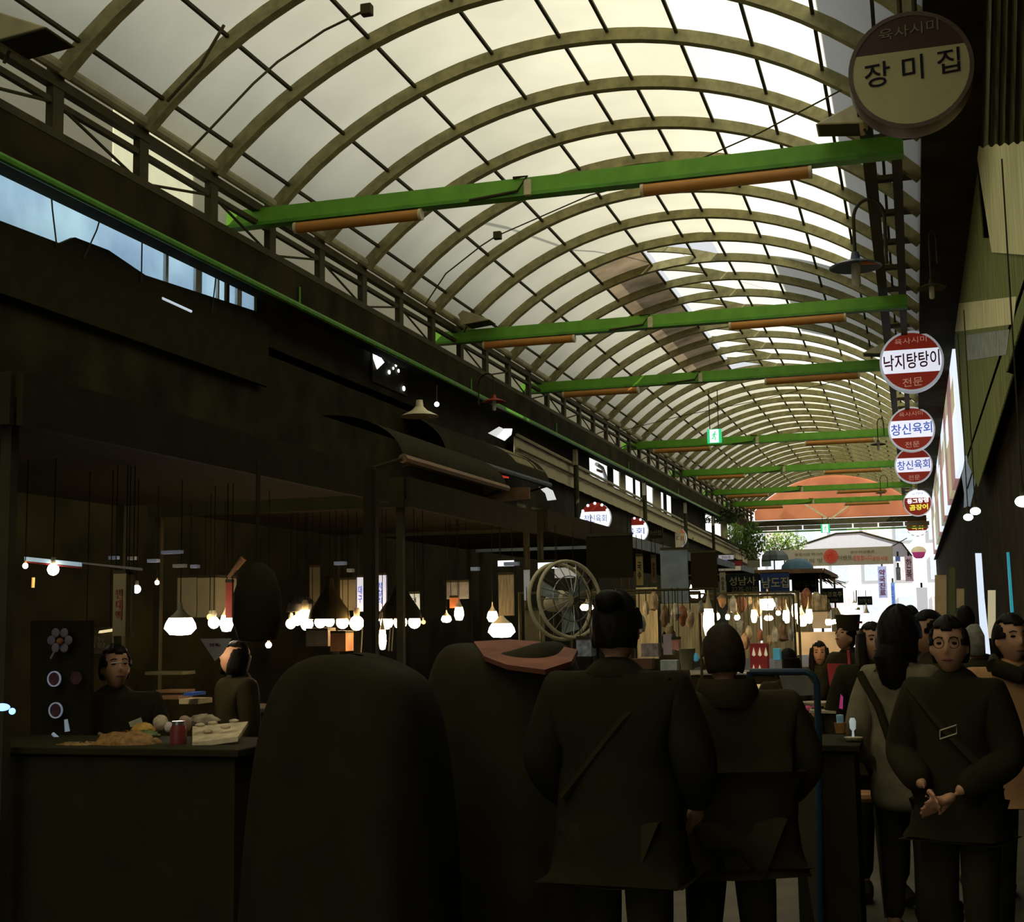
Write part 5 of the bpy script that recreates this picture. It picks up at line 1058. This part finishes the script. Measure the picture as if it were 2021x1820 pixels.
# bright hood, tub, small wares of the right stalls
for i, (a, b, c_, d, Y, m, lb, nm) in enumerate((
    (1603, 1208, 1640, 1240, 17, M('steel_hood', (.42, .38, .26), .5, nz=.1), 'pale steel range hood left of the cook', 'range_hood'), (1572, 1248, 1665, 1292, 16.5, M('steel_back', (.50, .43, .28), .5, nz=.15), 'pale steel back panel behind the sitting long haired woman', 'back_panel'),
    (1481, 1270, 1517, 1320, 9.6, M('red_menu', (.38, .035, .03), .6, emit=.08), 'red menu board with pale drop shaped marks', 'menu_board'), (1527, 1280, 1541, 1302, 9.5, M('cyan_pack', (.15, .6, .75), .5, emit=.12), 'cyan upright packet right of the red menu board', 'packet'), (1530, 1303, 1545, 1321, 9.5, M('grey_pack', (.45, .45, .45), .6), 'pale grey box under the cyan packet', 'box'),
    (1311, 1252, 1329, 1292, 10.5, M('mauve_pack', (.42, .38, .4), .6), 'mauve paper packet stack left of the stocky person', 'packet'), (1328, 1262, 1342, 1282, 10.4, M('red_white_pack', (.6, .25, .2), .6), 'red and white small packet beside the mauve stack', 'packet'), (1306, 1303, 1339, 1324, 9.4, M('white_green_box', (.5, .55, .48), .6, nz=.3, sc=14), 'white box with cyan marks on the counter left of the plastic tub', 'box'),
    (1249, 1300, 1290, 1320, 9.2, M('brown_box', (.14, .07, .03), .7), 'brown box right of the central person', 'box'), (1268, 1270, 1302, 1296, 9.8, M('patterned_bag', (.35, .28, .26), .7, nz=.5, sc=25), 'patterned pale shopping bag right of the central person', 'bag'), (1142, 1262, 1172, 1295, 7.8, M('printed_bag', (.32, .34, .36), .6, nz=.5, sc=30), 'grey printed plastic bag leaning left of the central person', 'bag'),
    (1605, 1350, 1640, 1356, 11.8, m_beige, 'upper cream tray before the long haired woman', 'tray'), (1605, 1364, 1632, 1371, 11.7, m_beige, 'middle cream tray before the long haired woman', 'tray'))):
    t = vposter(a, b, c_, d, Y, m, lb, name=nm, cat=nm.replace('_', ' '), d=.12)
    if nm == 'menu_board':
        for q in range(5):
            p_ = P(a + 6.5 + 12 * (q % 3), b + 16 + 34 * (q // 3), Y - .07); MB().lathe([(1e-4, .03), (.010, -.01), (.012, -.025), (1e-4, -.035)], p_, 10).build('drop_mark', m_w3, t)
t = thing('plastic_tub', 'olive plastic tub on the counter left of the stocky person', 'tub', tuple(P(1355, 1322, 9.3))); MB().lathe([(.045, 0), (.058, .14), (.062, .145), (.05, .14)], P(1357, 1322, 9.3), 20).build('tub', M('olive_tub', (.22, .20, .11), .5), t)
t = thing('soap_bottle', 'small cyan bottle hanging right of the olive tub', 'bottle', tuple(P(1372, 1305, 9.3))); MB().lathe([(1e-4, -.03), (.02, -.02), (.022, .01), (.01, .03)], P(1373, 1298, 9.3), 14).build('bottle', M('cyan_bottle', (.12, .5, .65), .4, emit=.15), t)
# hanging rails carrying the lamps and bags
for i, (Y, x0, x1) in enumerate(((11.2, -3.3, -1.6), (12.3, -3.4, -1.9), (13.4, -3.4, -1.1), (15.2, -3.4, -1.3), (16.6, -3.4, -1.4), (18.0, -3.4, -1.5), (20.0, -3.4, -1.9))):
    t = thing('hanging_rail', 'thin dark rail for lamps and bags over the right stalls, %s from the front' % ORD[i], 'rail', (x0, Y, 0), 'rails over the right stalls')
    MB().path([(x0, Y, 1.82), (x1, Y, 1.82)], .012, 6).build('bar', m_dark, t)
    for x in (x0, x1): MB().path([(x, Y, 0), (x, Y, 1.83)], .014, 6).build('post', m_dark, t)
# hanging plastic bags and ladles
random.seed(21)
spots = [(1275, 1195, 11.5), (1290, 1180, 12), (1262, 1225, 11), (1312, 1208, 11), (1333, 1204, 11.2), (1347, 1206, 11.4), (1362, 1215, 11.6), (1321, 1240, 11), (1383, 1196, 12.2), (1425, 1185, 13), (1447, 1186, 15), (1463, 1184, 15.5), (1478, 1183, 16), (1497, 1190, 16), (1531, 1183, 17), (1545, 1190, 17), (1578, 1178, 18), (1592, 1176, 18), (1612, 1182, 18), (1628, 1190, 18), (1560, 1245, 15), (1545, 1240, 15), (1530, 1245, 14.5), (1500, 1250, 14), (1478, 1245, 14), (1518, 1262, 14), (1462, 1235, 14.5), (1470, 1262, 13)]
bc = [(.50, .43, .25), (.40, .31, .16), (.34, .34, .27), (.22, .14, .07), (.6, .55, .4), (.34, .14, .06)]
m_backing = M('bright_backing', (.75, .68, .48), kind='t', nz=.35, sc=5, stretch=(9, 1, .6))  # pale sheets added to brighten the background of the stalls
for i, (a, b, c_, d, Y, lb) in enumerate(((1436, 1173, 1500, 1300, 17.6, 'added cream translucent backing behind the lamps under the black signboard'), (1502, 1172, 1568, 1300, 17.7, 'added cream translucent backing behind the big white lamp'), (1570, 1172, 1606, 1250, 18.4, 'added cream translucent backing behind the bright lamp cluster'), (1255, 1160, 1300, 1300, 12.6, 'added cream translucent backing right of the central person'), (1304, 1192, 1400, 1300, 16.0, 'added cream translucent backing below the grey-blue curtain'), (1640, 1200, 1700, 1262, 18.6, 'added pale translucent backing behind the cook'))):
    vposter(a, b, c_, d, Y, m_backing, lb, name='bright_backing', cat='curtain')
for i, (a, b, Y) in enumerate(spots):
    c = P(a, b, Y); t = thing('hanging_bag', 'crumpled %s bag hanging over the right stalls, %s from the left' % (['cream', 'tan', 'grey', 'brown', 'pale', 'rust'][i % 6], ORD[sorted(spots).index((a, b, Y))]), 'bag', tuple(c), 'bags hanging over the right stalls')
    w = .0034 * Y * random.uniform(.6, 1.1); e_ = random.uniform(.8, 1.8); MB().lathe([(1e-4, -w * 2.2 * e_), (w * random.uniform(.4, 1), -w * 1.9 * e_), (w * random.uniform(.9, 1.4), -w * .8 * e_), (w * random.uniform(.5, 1.2), w * .6), (w * .25, w * 1.5)], c, 12).jitter(w * .22).build('bag', M('bagc_%d' % (i % 6), bc[i % 6], .6, nz=.4, sc=18), t)
    MB().path([c + Vector((0, 0, w * 1.4)), Vector((c.x, c.y, max(c.z + w * 2.4, 1.82)))], .005, 5).build('string', m_dark, t)
# rail frame, sheet, cups, stool
t = thing('rail_frame', 'dark blue bent tubular frame at the right side of the stocky person', 'frame', tuple(Vector((P(1612, 1300, 6.3).x, 6.3, 0))))
pts = [P(1480, 1326, 6.3), P(1590, 1326, 6.3), P(1604, 1333, 6.3), P(1612, 1348, 6.3), P(1616, 1460, 6.3), P(1618, 1780, 6.3)]; pts.append(Vector((pts[-1].x, pts[-1].y, 0)))
MB().path(pts, .016, 10).build('tube', M('navy_tube', (.02, .045, .07), .4, nz=.1), t); MB().path([pts[0], Vector((pts[0].x, 6.3, 0))], .016, 8).build('leg', m_navy, t)
t = thing('clear_sheet', 'greyish clear plastic sheet hanging inside the blue tubular frame', 'plastic sheet', tuple(P(1580, 1400, 6.6)))
MB().slab([P(1538, 1334, 6.6), P(1592, 1334, 6.6), P(1606, 1352, 6.6), P(1610, 1372, 6.6), P(1568, 1374, 6.6), P(1545, 1360, 6.6)], (0, 1, 0), .01).build('sheet', M('clear_grey', (.20, .18, .13), .4, nz=.4, sc=8), t, smooth=False)
t = thing('round_tray', 'cream rimmed round tray behind the blue frame', 'tray', tuple(P(1615, 1400, 8))); MB().lathe([(.085, 0), (.10, .015), (.10, .02), (.08, .01)], P(1617, 1392, 8), 26).build('tray', m_cream, t)
t = thing('shelf_board', 'narrow cream shelf edge below the round tray', 'shelf', tuple(P(1625, 1405, 7.8))); MB().slab([P(1597, 1402, 7.8), P(1650, 1404, 7.8), P(1650, 1409, 7.8), P(1597, 1407, 7.8)], (0, 1, 0), .2).build('board', m_cream, t, smooth=False)
def cup(px, py, Y, r, h, m, m2, label):
    c = P(px, py, Y); t = thing('cup', label, 'cup', tuple(c)); MB().lathe([(r * .75, 0), (r, h), (r * .93, h), (r * .7, .005)], c, 20).build('cup', m, t)
    if m2: MB().lathe([(1e-4, 0), (r * .55, 0), (r * .6, h * .9), (1e-4, h * .95)], c + Vector((0, 0, h * .85)), 16).build('content', m2, t)
cup(1659, 1447, 6.8, .030, .05, M('orange_cup', (.40, .18, .05), .6), M('blue_white_wrap', (.30, .5, .55), .5, nz=.5, sc=40, emit=.05), 'orange brown cup holding a blue and white wrapper')
c = P(1684, 1455, 6.7); t = thing('glass', 'white stemmed glass on a cream dish beside the orange cup', 'glass', tuple(c)); MB().lathe([(.006, 0), (.005, .03), (.014, .04), (.016, .075), (.01, .09)], c, 14).build('bowl', M('bright_glass', (.7, .8, .8), .3, emit=.3), t); MB().lathe([(.04, -.01), (.045, 0), (1e-4, .002)], c, 20).build('foot', m_cream, t)
t = thing('straw_bag', 'narrow magenta packet standing above the orange cup', 'packet', tuple(P(1660, 1400, 6.9))); MB().slab([P(1659, 1370, 6.9), P(1664, 1376, 6.9), P(1663, 1400, 6.9), P(1656, 1398, 6.9)], (0, 1, 0), .01).build('packet', M('magenta_bag', (.8, .08, .35), .5, emit=.2), t, smooth=False)
counter(-.62, -.28, 6.5, 7.1, .98, 'dark small side table holding the cup and the glass', m_black2)
c = P(1703, 1568, 7.6); t = thing('stool', 'low stool with a tan round seat in the dark lower right', 'stool', (c.x, c.y, 0)); MB().lathe([(.10, -.03), (.115, -.01), (.11, .01), (1e-4, .015)], c, 26).build('seat', m_tan, t)
for dx, dy in ((.06, .06), (-.06, .06), (.06, -.06), (-.06, -.06)): MB().path([c + Vector((dx, dy, -.02)), Vector((c.x + dx * 1.6, c.y + dy * 1.6, 0))], .012, 8).build('leg', m_dark, t)
t = thing('side_board', 'faintly lit olive board leaning left of the blue frame leg', 'board', tuple(Vector((P(1580, 1600, 6.5).x, 6.5, 0)))); a, b = P(1550, 1466, 6.5), P(1612, 1466, 6.5)
MB().slab([a, b, Vector((b.x, 6.5, .02)), Vector((a.x + .12, 6.5, .02))], (0, 1, 0), .02).build('board', M('olive_board', (.07, .06, .028), .8), t, smooth=False)
